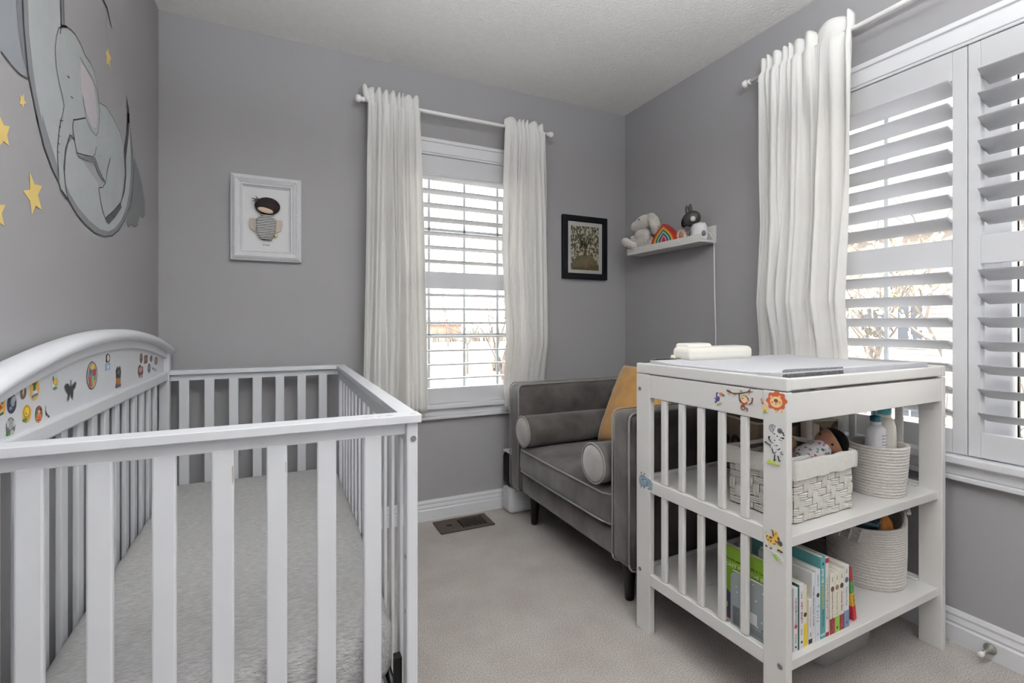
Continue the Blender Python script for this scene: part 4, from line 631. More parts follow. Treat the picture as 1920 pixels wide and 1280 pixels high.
decal('yellow spotted giraffe sticker above a leaf', [((226, 186, 92), [(0.0571, 0.5085), (0.0506, 0.5141), (0.0415, 0.5152), (0.0364, 0.5183), (0.0371, 0.5281), (0.0333, 0.5331), (0.0264, 0.5334), (0.0226, 0.5255), (0.0214, 0.5177), (0.0183, 0.5108), (0.0189, 0.5035), (0.0251, 0.4987), (0.0276, 0.5000), (0.0364, 0.4970), (0.0454, 0.4952), (0.0531, 0.4981), (0.0571, 0.5025)]), ((232, 206, 130), [(0.0525, 0.4912), (0.0486, 0.4939), (0.0493, 0.4877), (0.0538, 0.4829)]), ((232, 206, 130), [(0.0428, 0.4951), (0.0396, 0.4964), (0.0403, 0.4866), (0.0435, 0.4841)]), ((232, 206, 130), [(0.0276, 0.4988), (0.0189, 0.5047), (0.0127, 0.4886), (0.0170, 0.4879), (0.0214, 0.4932), (0.0207, 0.4876), (0.0245, 0.4895)]), ((112, 66, 44), [(0.0486, 0.5106), (0.0428, 0.5141), (0.0383, 0.5117), (0.0415, 0.5075), (0.0467, 0.5072)]), ((112, 66, 44), [(0.0257, 0.5172), (0.0226, 0.5208), (0.0189, 0.5164), (0.0195, 0.5103), (0.0239, 0.5121)]), ((112, 66, 44), [(0.0320, 0.5083), (0.0289, 0.5089), (0.0251, 0.5045), (0.0289, 0.5024)]), ((112, 66, 44), [(0.0390, 0.5298), (0.0364, 0.5296), (0.0342, 0.5198), (0.0364, 0.5171), (0.0383, 0.5229)]), ((112, 66, 44), [(0.0571, 0.5097), (0.0538, 0.5132), (0.0518, 0.5118), (0.0558, 0.5078)]), ((112, 66, 44), [(0.0454, 0.5006), (0.0428, 0.5046), (0.0405, 0.5025), (0.0428, 0.5001)]), ((112, 66, 44), [(0.0364, 0.4976), (0.0333, 0.5001), (0.0291, 0.4982), (0.0339, 0.4961)]), ((112, 66, 44), [(0.0516, 0.5029), (0.0499, 0.5042), (0.0490, 0.5015), (0.0506, 0.5003)]), ((112, 66, 44), [(0.0304, 0.5278), (0.0282, 0.5286), (0.0279, 0.5258), (0.0299, 0.5252)]), ((26, 22, 20), [(0.0584, 0.4864), (0.0538, 0.4853), (0.0518, 0.4837), (0.0551, 0.4815), (0.0577, 0.4837)]), ((26, 22, 20), [(0.0454, 0.4839), (0.0403, 0.4848), (0.0400, 0.4822), (0.0447, 0.4818)]), ((26, 22, 20), [(0.0245, 0.4872), (0.0189, 0.4883), (0.0195, 0.4852), (0.0239, 0.4845)]), ((26, 22, 20), [(0.0176, 0.4859), (0.0115, 0.4868), (0.0105, 0.4843), (0.0167, 0.4834)]), ((26, 22, 20), [(0.0415, 0.5318), (0.0371, 0.5323), (0.0377, 0.5309)]), ((206, 196, 150), [(0.0603, 0.5205), (0.0577, 0.5239), (0.0551, 0.5189), (0.0577, 0.5143)]), ((196, 202, 190), [(0.0435, 0.4782), (0.0390, 0.4765), (0.0251, 0.4752), (0.0152, 0.4724), (0.0097, 0.4620), (0.0127, 0.4560), (0.0189, 0.4568), (0.0276, 0.4612), (0.0377, 0.4687)]), ((140, 170, 70), [(0.0371, 0.4719), (0.0326, 0.4714), (0.0264, 0.4747), (0.0251, 0.4693), (0.0207, 0.4642), (0.0201, 0.4609), (0.0239, 0.4587), (0.0301, 0.4625)])])
decal('grey-blue hippo sticker by the middle rail', [((136, 156, 170), [(0.5430, 0.5272), (0.5355, 0.5354), (0.5281, 0.5390), (0.5179, 0.5398), (0.5092, 0.5367), (0.4977, 0.5349), (0.4892, 0.5344), (0.4808, 0.5288), (0.4773, 0.5219), (0.4794, 0.4995), (0.4892, 0.4975), (0.4906, 0.5041), (0.4977, 0.5059), (0.5092, 0.5035), (0.5150, 0.5028), (0.5281, 0.4999), (0.5385, 0.5030), (0.5422, 0.5152)]), ((122, 142, 156), [(0.5208, 0.5001), (0.5114, 0.5034), (0.5114, 0.4968), (0.5193, 0.4939)]), ((122, 142, 156), [(0.5370, 0.4973), (0.5281, 0.4989), (0.5289, 0.4941), (0.5355, 0.4936)]), ((122, 142, 156), [(0.5006, 0.5031), (0.4920, 0.5027), (0.4906, 0.4981), (0.4977, 0.4964)]), ((60, 70, 82), [(0.5355, 0.5049), (0.5281, 0.5014), (0.5150, 0.5038), (0.5034, 0.5087), (0.4991, 0.5235), (0.4977, 0.5229), (0.5013, 0.5079), (0.5150, 0.5023), (0.5289, 0.4997)]), ((60, 70, 82), [(0.5340, 0.5481), (0.5303, 0.5471), (0.5289, 0.5429), (0.5318, 0.5426)]), ((60, 70, 82), [(0.5157, 0.5490), (0.5114, 0.5467), (0.5135, 0.5441), (0.5164, 0.5448)]), ((60, 70, 82), [(0.5355, 0.5360), (0.5281, 0.5395), (0.5179, 0.5403), (0.5114, 0.5376), (0.5121, 0.5367), (0.5193, 0.5387), (0.5281, 0.5383)]), ((222, 226, 230), [(0.5407, 0.5258), (0.5303, 0.5262), (0.5325, 0.5240), (0.5400, 0.5235)]), ((222, 226, 230), [(0.5172, 0.5229), (0.5085, 0.5243), (0.5099, 0.5216), (0.5150, 0.5205)]), ((60, 70, 82), [(0.5281, 0.5243), (0.5121, 0.5260), (0.5049, 0.5284), (0.5121, 0.5252), (0.5281, 0.5233)]), ((70, 80, 92), [(0.4894, 0.5177), (0.4895, 0.5173), (0.4901, 0.5168), (0.4909, 0.5164), (0.4918, 0.5163), (0.4926, 0.5163), (0.4931, 0.5165), (0.4933, 0.5169), (0.4931, 0.5174), (0.4926, 0.5178), (0.4918, 0.5182), (0.4909, 0.5184), (0.4901, 0.5184), (0.4895, 0.5181)]), ((70, 80, 92), [(0.4816, 0.5071), (0.4818, 0.5066), (0.4824, 0.5062), (0.4831, 0.5058), (0.4840, 0.5056), (0.4848, 0.5057), (0.4854, 0.5059), (0.4855, 0.5063), (0.4854, 0.5067), (0.4848, 0.5072), (0.4840, 0.5076), (0.4831, 0.5078), (0.4824, 0.5077), (0.4818, 0.5075)]), ((70, 80, 92), [(0.4879, 0.5291), (0.4881, 0.5286), (0.4887, 0.5282), (0.4895, 0.5278), (0.4904, 0.5276), (0.4911, 0.5277), (0.4917, 0.5279), (0.4919, 0.5283), (0.4917, 0.5288), (0.4911, 0.5292), (0.4904, 0.5296), (0.4895, 0.5297), (0.4887, 0.5297), (0.4881, 0.5295)])])

# changing mat on the tray
CM = thing('changing_mat', 'white changing mat with dotted grey edging on the table top', 'changing mat', tw(TW / 2, TD / 2, .903)); CM.rotation_euler = (0, 0, TROT)
DOTTED = dots_mat('dotted_grey', srgb(70, 70, 72), srgb(190, 190, 190), 380, .3)
n = 24; bm = bmesh.new(); g = []
for j in range(n + 1):
    row = []
    for i in range(n + 1):
        u, v = i / n * 2 - 1, j / n * 2 - 1
        z = .030 + .007 * max(0, abs(v) - .62) / .38 + .0012 * noise.noise(Vector((u * 4, v * 3, 5)))
        if abs(u) > .93 or abs(v) > .93: z -= .003
        row.append(bm.verts.new((u * .378, v * .242, z)))
    g.append(row)
for j in range(n):
    for i in range(n): bm.faces.new((g[j][i], g[j][i + 1], g[j + 1][i + 1], g[j + 1][i])).smooth = True
edge = [g[0][i] for i in range(n)] + [g[j][n] for j in range(n)] + [g[n][n - i] for i in range(n)] + [g[n - j][0] for j in range(n)]
low = [bm.verts.new((v.co.x, v.co.y, 0)) for v in edge]
for i in range(len(edge)): bm.faces.new((edge[i], low[i], low[(i + 1) % len(edge)], edge[(i + 1) % len(edge)]))
bm.faces.new(low)
obj('pad', bm, M('mat_white', srgb(196, 196, 201), .6, .02, 30, .3, 200), CM, world=False)
for y0, sgn, xa, xb in ((-.2415, -1, -.372, -.10), (.2415, 1, -.372, .05)):
    bm = bmesh.new(); m_ = 18
    for k in range(m_):
        a, b = xa + (xb - xa) * k / m_, xa + (xb - xa) * (k + 1) / m_; fa, fb = [min(1, q / 3) * max(.12, 1 - q / m_ * 1.1) for q in (k, k + 1)]
        vs = [bm.verts.new(p) for p in ((a, y0, .0372), (b, y0, .0372), (b, y0 - sgn * .026 * fb, .0388), (a, y0 - sgn * .026 * fa, .0388), (a, y0 + sgn * .002, .006), (b, y0 + sgn * .002, .006))]
        bm.faces.new((vs[0], vs[1], vs[2], vs[3])); bm.faces.new((vs[4], vs[5], vs[1], vs[0]))
    bmesh.ops.remove_doubles(bm, verts=bm.verts, dist=1e-5)
    o = obj('edging', bm, DOTTED, CM, world=False, label='dark grey dotted fabric edging'); o.modifiers.new('t', 'SOLIDIFY').thickness = .001
# cream case at the back of the table
WC = thing('cream_case', 'cream rounded plastic case at the back of the changing table top', 'case', tw(.32, .51, .927)); WC.rotation_euler = (0, 0, TROT)
obj('body', rbox((0, -.01, .029), (.165, .045, .026), .018), CREAM, WC, world=False)
obj('lid', rbox((-.085, .005, .055), (.062, .032, .012), .011), CREAM, WC, world=False)
# little yellow toy
YT = thing('bath_toy', 'tiny cream and yellow toy behind the mat on the table', 'toy', tw(.155, .535, .9255))
bm = bmesh.new()
ell(bm, (0, 0, .012), (.012, .010, .012), 14, 8); ell(bm, (-.008, -.003, .02), (.007, .006, .006), 12, 8); obj('body', bm, F(236, 232, 205), YT, world=False)
bm = bmesh.new(); ell(bm, (.010, -.003, .014), (.008, .006, .007), 12, 8); obj('wing', bm, F(216, 200, 120), YT, world=False)
# ------------------------------------------------------------------ things on the changing table's shelves
Z2, Z1 = .517, .199
def tthing(name, label, cat, x, y, z, group=None, rz=0.):
    t = thing(name, label, cat, tw(x, y, z), group); t.rotation_euler = (0, 0, TROT + rz); return t
def lo(name, bm, mat, p, **k): return obj(name, bm, mat, p, world=False, **k)

# woven basket with a canvas liner; every strand bundle of the two seen faces is a piece
BW, BD, BH = .286, .215, .170
WB = tthing('woven_basket', 'white woven rectangular basket with folded canvas liner on the shelf', 'basket', .109 + BW / 2, .052 + BD / 2, Z2)
hx, hy = BW / 2, BD / 2
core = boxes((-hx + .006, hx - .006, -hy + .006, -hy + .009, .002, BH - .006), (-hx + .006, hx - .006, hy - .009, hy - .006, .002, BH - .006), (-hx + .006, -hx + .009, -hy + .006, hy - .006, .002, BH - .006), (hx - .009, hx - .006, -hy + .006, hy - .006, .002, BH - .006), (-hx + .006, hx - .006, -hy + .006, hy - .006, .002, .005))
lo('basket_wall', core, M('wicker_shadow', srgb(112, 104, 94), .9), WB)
def strand_mesh(L, Wd, key):
    bm = bmesh.new(); n = 3; m = 6
    for k in range(n):
        c = (k - (n - 1) / 2) * Wd / n; rows = []
        for i in range(m + 1):
            s = i / m * 2 - 1; b = .0062 * (1 - s ** 4) ** .5 + .0004
            rows.append([bm.verts.new((s * L / 2, c + q * Wd / n * .44, h * b)) for q, h in ((-1, .0), (-.55, .85), (.55, .85), (1, .0))])
        for i in range(m):
            for j in range(3): bm.faces.new((rows[i][j], rows[i + 1][j], rows[i + 1][j + 1], rows[i][j + 1])).smooth = True
    me = bpy.data.meshes.new('wicker_strand'); bm.to_mesh(me); bm.free(); me.materials.append(WICKER); return me
PITCH = .0205
SM = strand_mesh(PITCH * 1.94, PITCH * .86, 0)
def weave(width, height, place, joined=False):
    nx, nz = int(round(width / PITCH)), int(round(height / PITCH)); px, pz = width / nx, height / nz
    jb = bmesh.new() if joined else None
    for j in range(-1, nz):
        for i in range(-1, nx):
            k = (i + j) % 4
            if k == 0 and j >= 0: a0, a1, c0, c1, vert = max(i, 0), min(i + 2, nx), j, j + 1, False
            elif k == 2 and i >= 0: a0, a1, c0, c1, vert = i, i + 1, max(j, 0), min(j + 2, nz), True
            else: continue
            if a1 <= a0 or c1 <= c0: continue
            u, v = (a0 + a1) / 2 * px, (c0 + c1) / 2 * pz
            su = ((c1 - c0) if vert else (a1 - a0)) / 2
            mat = place(u, v) @ Matrix.Rotation(math.pi / 2 if vert else 0, 4, 'Z') @ Matrix.Rotation(R(random.uniform(-3, 3)), 4, 'Z') @ Matrix.Diagonal((su, 1, 1, 1))
            if joined:
                t = bmesh.new(); t.from_mesh(SM); bmesh.ops.transform(t, matrix=mat, verts=t.verts); me = bpy.data.meshes.new('tmp'); t.to_mesh(me); t.free(); jb.from_mesh(me); bpy.data.meshes.remove(me)
            else:
                o = bpy.data.objects.new('wicker_strand', SM); COL.objects.link(o); o.parent = WB; o.matrix_local = mat
    if joined: o = lo('wicker_strands', jb, WICKER, WB); o['kind'] = 'stuff'
WHH = BH - .012
fr = Matrix(((1, 0, 0), (0, 0, -1), (0, 1, 0))).to_4x4()
weave(BW - .012, WHH, lambda u, v: Matrix.Translation((-hx + .006 + u, -hy + .006, .002 + v)) @ fr)
lf = Matrix(((0, 0, -1), (-1, 0, 0), (0, 1, 0))).to_4x4()
weave(BD - .012, WHH, lambda u, v: Matrix.Translation((-hx + .006, hy - .006 - u, .002 + v)) @ lf)
rt = Matrix(((0, 0, 1), (1, 0, 0), (0, 1, 0))).to_4x4()
weave(BD - .012, WHH, lambda u, v: Matrix.Translation((hx - .006, -hy + .006 + u, .002 + v)) @ rt, True)
# liner: folded cuff outside, lining inside
bm = bmesh.new(); N = 64; rings = []
def rect_pt(s, ax, ay):
    per = [(-ax, -ay), (ax, -ay), (ax, ay), (-ax, ay)]; k = int(s * 4) % 4; f = s * 4 - int(s * 4); a, b = per[k], per[(k + 1) % 4]
    return a[0] + (b[0] - a[0]) * f, a[1] + (b[1] - a[1]) * f
for lev, (off, z) in enumerate(((.005, BH - .048), (.006, BH - .03), (.006, BH - .004), (.002, BH + .004), (-.006, BH + .003), (-.009, BH - .02), (-.010, BH - .10))):
    ring = []
    for i in range(N):
        s = i / N; x, y = rect_pt(s, hx + off, hy + off); w = noise.noise(Vector((s * 23, lev * .3, 2.2)))
        ring.append(bm.verts.new((x + .002 * w, y + .002 * w, z + (.006 * w if lev < 2 else .003 * w))))
    rings.append(ring)
for a in range(len(rings) - 1):
    for i in range(N): bm.faces.new((rings[a][i], rings[a][(i + 1) % N], rings[a + 1][(i + 1) % N], rings[a + 1][i])).smooth = True
bm.faces.new(rings[-1])
o = lo('liner', bm, CANVAS, WB, label='off-white canvas liner folded over the rim')

# doll lying in the basket, its head resting on the rim
DL = tthing('rag_doll', 'soft doll with black hair and spotted dress lying in the woven basket', 'doll', .322, .112, Z2 + .097)
SK = M('doll_skin', srgb(158, 112, 88), .85, .05, 40, .3, 200)
def remeshed(name, bm, mat, p, vox=.004, label=None):
    o = lo(name, bm, mat, p, label=label); r = o.modifiers.new('remesh', 'REMESH'); r.mode = 'VOXEL'; r.voxel_size = vox; r.use_smooth_shade = True
    s = o.modifiers.new('smooth', 'SMOOTH'); s.iterations = 6; return o
HC_ = Vector((.038, -.012, .090))
bm = bmesh.new(); ell(bm, HC_, (.045, .043, .042), 28, 20); lo('head', bm, SK, DL)
bm = bmesh.new(); ell(bm, HC_, (.0475, .0455, .0445), 40, 30)
hn = Vector((.62, -.62, .42)).normalized()
bmesh.ops.bisect_plane(bm, geom=list(bm.verts) + list(bm.edges) + list(bm.faces), plane_co=HC_ + hn * .0135, plane_no=hn, clear_inner=True)
o = lo('hair', bm, M('black_felt', srgb(9, 9, 10), .95, .1, 50, .2, 300, spec=.1), DL); o.modifiers.new('t', 'SOLIDIFY').thickness = .002
SPOT = dots_mat('spotted_cloth', srgb(232, 226, 228), srgb(120, 60, 110), 78, .36, True)
bm = bmesh.new(); ell(bm, (-.045, .008, .048), (.058, .042, .040), rot=Euler((0, R(-25), 0))); ell(bm, (-.005, -.004, .072), (.03, .032, .03)); remeshed('dress', bm, SPOT, DL)
bm = bmesh.new(); ell(bm, (-.105, .0, .03), (.024, .022, .034)); remeshed('arm', bm, SK, DL)
for e in (Vector((-.80, -.58, .10)), Vector((-.72, .30, .62))):
    bm = bmesh.new(); p = HC_ + Vector((e.x * .0455, e.y * .0435, e.z * .0425)); ell(bm, p, (.0036, .0036, .0038), 10, 8); lo('eye', bm, BLKPL, DL)
# brown cloth toy behind the doll
BR = tthing('cloth_toy', 'brown felt toy with a rounded ear behind the doll', 'toy', .215, .17, Z2 + .09, rz=R(8))
FELT = M('brown_felt', srgb(128, 106, 90), .95, .08, 30, .3, 200)
bm = bmesh.new(); ell(bm, (0, 0, .055), (.075, .05, .038), rot=Euler((0, R(10), 0))); ell(bm, (-.05, -.01, .06), (.04, .045, .04)); remeshed('body', bm, FELT, BR)
bm = bmesh.new(); ell(bm, (.045, -.01, .088), (.045, .014, .028), rot=Euler((0, R(22), 0))); lo('ear', bm, M('tan_felt', srgb(150, 116, 92), .95, .06, 30), BR)
CD = tthing('folded_card', 'white folded card poking out of the woven basket beside the table leg', 'card', .165, .085, Z2 + .125)
lo('sheet', boxes((-.05, .03, -.02, -.0185, 0, .055)), PAPER, CD)

# patterned fabric bin behind
PB = tthing('fabric_bin', 'brown fabric storage bin with ring pattern behind the woven basket', 'storage bin', .545, .40, Z2, rz=R(-14))
def ring_mat():
    m, n, l, p = new_mat('ring_print'); p.inputs['Roughness'].default_value = .9
    tc = n.new('ShaderNodeTexCoord'); v = n.new('ShaderNodeTexVoronoi'); v.inputs['Scale'].default_value = 13; l.new(tc.outputs['Object'], v.inputs['Vector'])
    rp = n.new('ShaderNodeValToRGB'); e = rp.color_ramp.elements; e[0].position = .14; e[0].color = srgb(112, 98, 80); e[1].position = .20; e[1].color = srgb(58, 48, 42)
    a = e.new(.34); a.color = srgb(62, 52, 44); b = e.new(.38); b.color = srgb(128, 112, 94)
    l.new(v.outputs['Distance'], rp.inputs['Fac']); l.new(rp.outputs[0], p.inputs['Base Color']); return m
RING = ring_mat()
lo('panel', boxes((-.17, .17, -.10, -.097, 0, .20)), RING, PB, bevel=.001); lo('panel', boxes((-.17, .17, .097, .10, 0, .20)), RING, PB, bevel=.001)
lo('panel', boxes((-.17, -.167, -.097, .097, 0, .20)), RING, PB, bevel=.001); lo('panel', boxes((.167, .17, -.097, .097, 0, .17)), RING, PB, bevel=.001)
lo('binding', boxes((-.172, .172, -.102, -.095, .197, .203), (-.172, -.165, -.1, .1, .197, .203)), F(176, 168, 150), PB)
lo('base', boxes((-.168, .168, -.098, .098, 0, .004)), RING, PB)
TWL = tthing('folded_towel', 'striped beige cloth standing folded behind the doll', 'towel', .525, .27, Z2 + .001)
STR = M('striped_towel', srgb(196, 184, 174), .95, .06, 60, .5, 260, stretch=(1, 1, .1))
for dx, h, w in ((-.012, .262, .016), (.018, .20, .008), (.036, .195, .008)): lo('fold', rbox((dx, 0, h / 2), (w, .014, h / 2), .007), STR, TWL)

# rope baskets
def rope_basket(t, r0, r1, h, rows, squash=None, lining=True):
    bm = bmesh.new(); prof = [(.001, .0)]; st = h / rows
    for k in range(rows):
        z0 = k * st; r = r0 + (r1 - r0) * (k / rows) ** .8
        if k == 0: r *= .985
        for a in (-90, -45, 0, 45): prof.append((r + st * .38 * (math.cos(R(a)) - .5), z0 + st * .5 + st * .5 * math.sin(R(a))))
    prof.append((r1 - .002, h)); prof.append((r1 - .011, h - .001)); prof.append((r1 - .013, h - .02)); prof.append((r0 - .012, .012)); prof.append((.001, .010))
    lathe(bm, prof, seg=56)
    if squash: squash(bm)
    return lo('coil_wall', bm, ROPE, t)
RB = tthing('rope_basket', 'round coiled rope basket holding two bottles on the middle shelf', 'basket', .618, .104, Z2, 'coiled rope baskets')
rope_basket(RB, .074, .086, .160, 17)
def bottle(label, x, y, parts):
    t = tthing('bottle', label, 'bottle', x, y, Z2 + .012, 'baby care bottles'); 
    for name, prof, mat in parts: lo(name, lathe(bmesh.new(), prof, seg=26), mat, t)
    return t
BT = bottle('white pump bottle with teal cap in the rope basket', .575, .085, (('body', [(.001, 0), (.027, .002), (.028, .01), (.028, .190), (.026, .203), (.016, .213)], M('bottle_white', srgb(216, 214, 218), .3)), ('neck', [(.0145, .21), (.0145, .225)], M('bottle_white', srgb(216, 214, 218), .3)), ('cap', [(.001, .224), (.0155, .224), (.0155, .240), (.006, .243), (.001, .243)], F(40, 104, 126, .3))))
bm = bmesh.new(); tube(bm, [(0, 0, .242), (-.008, 0, .249), (-.012, 0, .262)], [.006, .0045, .0025], 10); tube(bm, [(0, 0, .242), (.008, 0, .246)], [.006, .005], 10); lo('nozzle', bm, F(66, 122, 142, .3), BT)
bm = bmesh.new()
for k in range(9):
    w = R(random.uniform(18, 34)); z = .105 + .0095 * k
    for a in range(5):
        t0, t1 = R(-118) + w * a / 5 * 1.6, R(-118) + w * (a + .8) / 5 * 1.6
        vs = [bm.verts.new((.02835 * math.cos(q), .02835 * math.sin(q), zz)) for q, zz in ((t0, z), (t1, z), (t1, z + .0028), (t0, z + .0028))]; bm.faces.new(vs)
lo('label_print', bm, F(110, 108, 138), BT, label='violet printed lines')
B2 = bottle('cream lotion bottle with round teal cap in the rope basket', .652, .098, (('body', [(.001, 0), (.031, .002), (.033, .012), (.033, .178), (.031, .200), (.026, .220), (.018, .230)], M('bottle_cream', srgb(226, 220, 208), .35)), ('neck', [(.0175, .228), (.0195, .233), (.0175, .240)], M('bottle_cream', srgb(226, 220, 208), .35)), ('cap', [(.001, .239), (.0195, .239), (.0200, .245), (.0195, .258), (.001, .259)], F(84, 160, 168, .3))))
text('lettering', 'D', .012, F(90, 90, 70), B2, (-.0325, -.0155, .145), (R(90), 0, R(-65)))

R2 = tthing('rope_basket', 'large slumped rope basket with toys on the bottom shelf', 'basket', .672, .165, Z1, 'coiled rope baskets')
def slump(bm):
    for v in bm.verts:
        a = math.atan2(v.co.y, v.co.x); k = max(0, v.co.z - .10) / .13
        v.co.z += .030 * k * math.cos(a - R(20)) - .02 * k * math.exp(-((a + R(75)) / .7) ** 2)
        s = 1 + .05 * k * math.cos(2 * a); v.co.x *= s; v.co.y *= s
rope_basket(R2, .108, .116, .228, 23, slump)
bm = bmesh.new(); tube(bm, [(.117 * math.cos(a), .117 * math.sin(a), .236 + .012 * math.cos(a - R(20)) + .010 * math.sin((a - R(-60)) * 3.2)) for a in [R(-60 + 10 * k) for k in range(10)]], .007, 8); lo('handle', bm, ROPE, R2)
bm = bmesh.new(); tube(bm, [(.12, -.03, .235), (.130, -.033, .232), (.134, -.035, .222), (.131, -.036, .215)], .0012, 5); lo('loose_thread', bm, ROPE, R2)
bm = bmesh.new()
for k in range(3): tube(bm, [(-.119 - .002 * k, -.05 + .03 * k, .20), (-.128, -.052 + .03 * k, .185), (-.126, -.045 + .03 * k, .165), (-.118, -.04 + .03 * k, .155)], .004, 6)
lo('cord_loop', bm, ROPE, R2)
ST1 = tthing('toy_box', 'dark teal patterned box inside the large rope basket', 'toy', .645, .15, Z1 + .012, rz=R(20))
lo('box_body', boxes((-.05, .04, -.04, .05, 0, .222)), F(28, 52, 62), ST1, bevel=.003); lo('stripe', boxes((-.0505, .0405, -.0405, .02, .15, .165), (-.0505, .0405, -.0405, .03, .19, .2)), F(84, 116, 124), ST1)
ST2 = tthing('toy_bag', 'crumpled orange bag inside the large rope basket', 'toy', .69, .115, Z1 + .012)
bm = bmesh.new(); ell(bm, (0, 0, .11), (.042, .03, .10), 18, 14)
for v in bm.verts: v.co += Vector((1, .6, .8)) * .010 * noise.noise(v.co * 60)
lo('bag', bm, F(196, 122, 52), ST2)
ST3 = tthing('paper_roll', 'grey rolled booklet standing in the large rope basket', 'booklet', .72, .185, Z1 + .012)
lo('cover', boxes((-.012, .012, -.002, .002, 0, .25)), F(150, 150, 156), ST3)

# ------------------------------------------------------------------ books on the bottom shelf
PAGES = M('book_pages', srgb(222, 216, 206), .85, .03, 200)
def book(label, x, w, h, d, cover, y=.030, spine=None, bits=(), rz=0., tiltx=0., name='picture_book'):
    t = tthing(name, label, 'book', x + w / 2 + .0355, y, Z1, 'picture books on the bottom shelf', rz)
    if tiltx: t.rotation_euler = (0, tiltx, TROT + rz)
    m = F(*cover)
    lo('cover', boxes((-w / 2, -w / 2 + .0015, 0, d, 0, h), (w / 2 - .0015, w / 2, 0, d, 0, h), (-w / 2, w / 2, -.0015, .0008, 0, h)), m, t, bevel=.0006)
    lo('pages', boxes((-w / 2 + .0015, w / 2 - .0015, .001, d - .003, .002, h - .002)), PAGES, t)
    for b in bits:
        if b[0] == 'band': lo('spine_band', boxes((-w / 2 - .0002, w / 2 + .0002, -.0020, -.001, b[1], b[2])), F(*b[3]), t)
        elif b[0] == 'dot':
            bm = bmesh.new(); tube(bm, [(0, -.001, b[1]), (0, -.0021, b[1])], b[2], 14); lo('spine_mark', bm, F(*b[3]), t)
        elif b[0] == 'text': text('lettering', b[1], b[2], F(*b[4]), t, (b[5] if len(b) > 5 else 0, -.0018, b[3]), (R(90), R(90), 0))
    return t
K = (40, 38, 38)
book('white book with red title and red dot on its spine', .036, .017, .168, .15, (226, 224, 226), bits=(('text', 'THE RED', .009, .125, (150, 60, 90)), ('text', 'BUTTON', .009, .09, (60, 60, 66)), ('dot', .066, .0055, (186, 40, 62)), ('text', 'Camilla Reid', .005, .035, K), ('dot', .012, .003, K)))
book('slim dark green book between two white board books', .0535, .006, .172, .15, (34, 84, 76))
book('white book titled HEY, BABY! in dark red letters', .0605, .018, .172, .15, (228, 226, 226), bits=(('text', 'I love', .008, .143, K), ('text', 'HEY, BABY!', .0115, .096, (120, 34, 50)), ('text', 'love', .009, .045, (120, 120, 126)), ('dot', .018, .0035, K)))
book('white book with a bold yellow spine stripe', .081, .013, .165, .14, (226, 220, 206), bits=(('band', .0, .06, (228, 196, 52)), ('dot', .085, .006, (24, 24, 26))), y=.032)
book('thin yellow book with a tapered spine', .0945, .005, .15, .14, (230, 202, 70), y=.034)
book('short white book with small print and a black square', .1005, .014, .122, .14, (230, 228, 228), bits=(('text', 'You & Me in the snow', .006, .075, (110, 120, 110)), ('text', 'SOS', .006, .027, K), ('band', .003, .015, (40, 34, 32))))
book('tall plain white book with a line of dark print', .115, .013, .19, .16, (222, 222, 226), bits=(('text', 'The little white storybook of animals', .0072, .10, (60, 58, 60)),))
book('white book titled Tails with a dark animal mark', .1295, .022, .194, .165, (220, 224, 228), bits=(('text', 'Matthew Van', .006, .165, (100, 104, 110)), ('dot', .125, .006, (38, 38, 42)), ('text', 'T a i l s', .016, .075, (130, 140, 146)), ('text', 'IL', .008, .018, (90, 96, 104))))
book('teal pop-up peekaboo book, the tallest on the shelf', .1535, .021, .224, .21, (86, 150, 152), bits=(('dot', .205, .004, (20, 44, 48)), ('text', 'pop-up', .014, .172, (232, 238, 238)), ('text', 'peekaboo!', .016, .115, (206, 186, 60)), ('text', 'Baby Dinosaur', .008, .055, (36, 84, 88)), ('band', .008, .014, (170, 206, 206))))
book('white book with red bands at top and bottom of spine', .176, .014, .218, .17, (228, 220, 214), bits=(('band', .204, .217, (166, 38, 48)), ('band', .001, .012, (166, 38, 48)), ('text', 'I Love You Through and Through', .0085, .105, (134, 110, 106))))
for k, (ttl, cov, base, mark, lab) in enumerate((('Someone Has a Cold', (130, 90, 84), (142, 34, 46), (92, 66, 56), 'cream book with dark red base titled Someone Has a Cold'), ('Hide and Seek Pig', (140, 170, 120), (138, 178, 62), (140, 112, 92), 'cream book with lime green base on its spine'), ('Postman Bear', (110, 60, 56), (130, 40, 44), (52, 40, 36), 'cream book titled Postman Bear with dark red base'))):
    book(lab, .1965 + .0222 * k, .0218, .170, .16, (230, 224, 208), bits=(('band', .0, .043, base), ('dot', .125, .0075, mark), ('text', 'AXEL', .006, .152, (120, 112, 100)), ('text', ttl, .0098 if k != 1 else .0088, .080, cov), ('text', 'SCHEFFLER', .0055, .022, (236, 220, 200)) if k != 1 else ('dot', .012, .004, (30, 50, 24))))
book('white book with pale blue base titled Rabbit\'s Nap', .2640, .0235, .176, .16, (230, 228, 222), bits=(('band', .0, .048, (118, 140, 172)), ('dot', .135, .008, (80, 88, 106)), ('text', 'AXEL', .006, .160, (120, 116, 110)), ('text', "Rabbit's Nap", .0105, .088, (120, 140, 170)), ('dot', .014, .004, (40, 60, 96))))
book('tall cream paperback behind the row of spines', .197, .030, .215, .10, (216, 208, 190), y=.20)
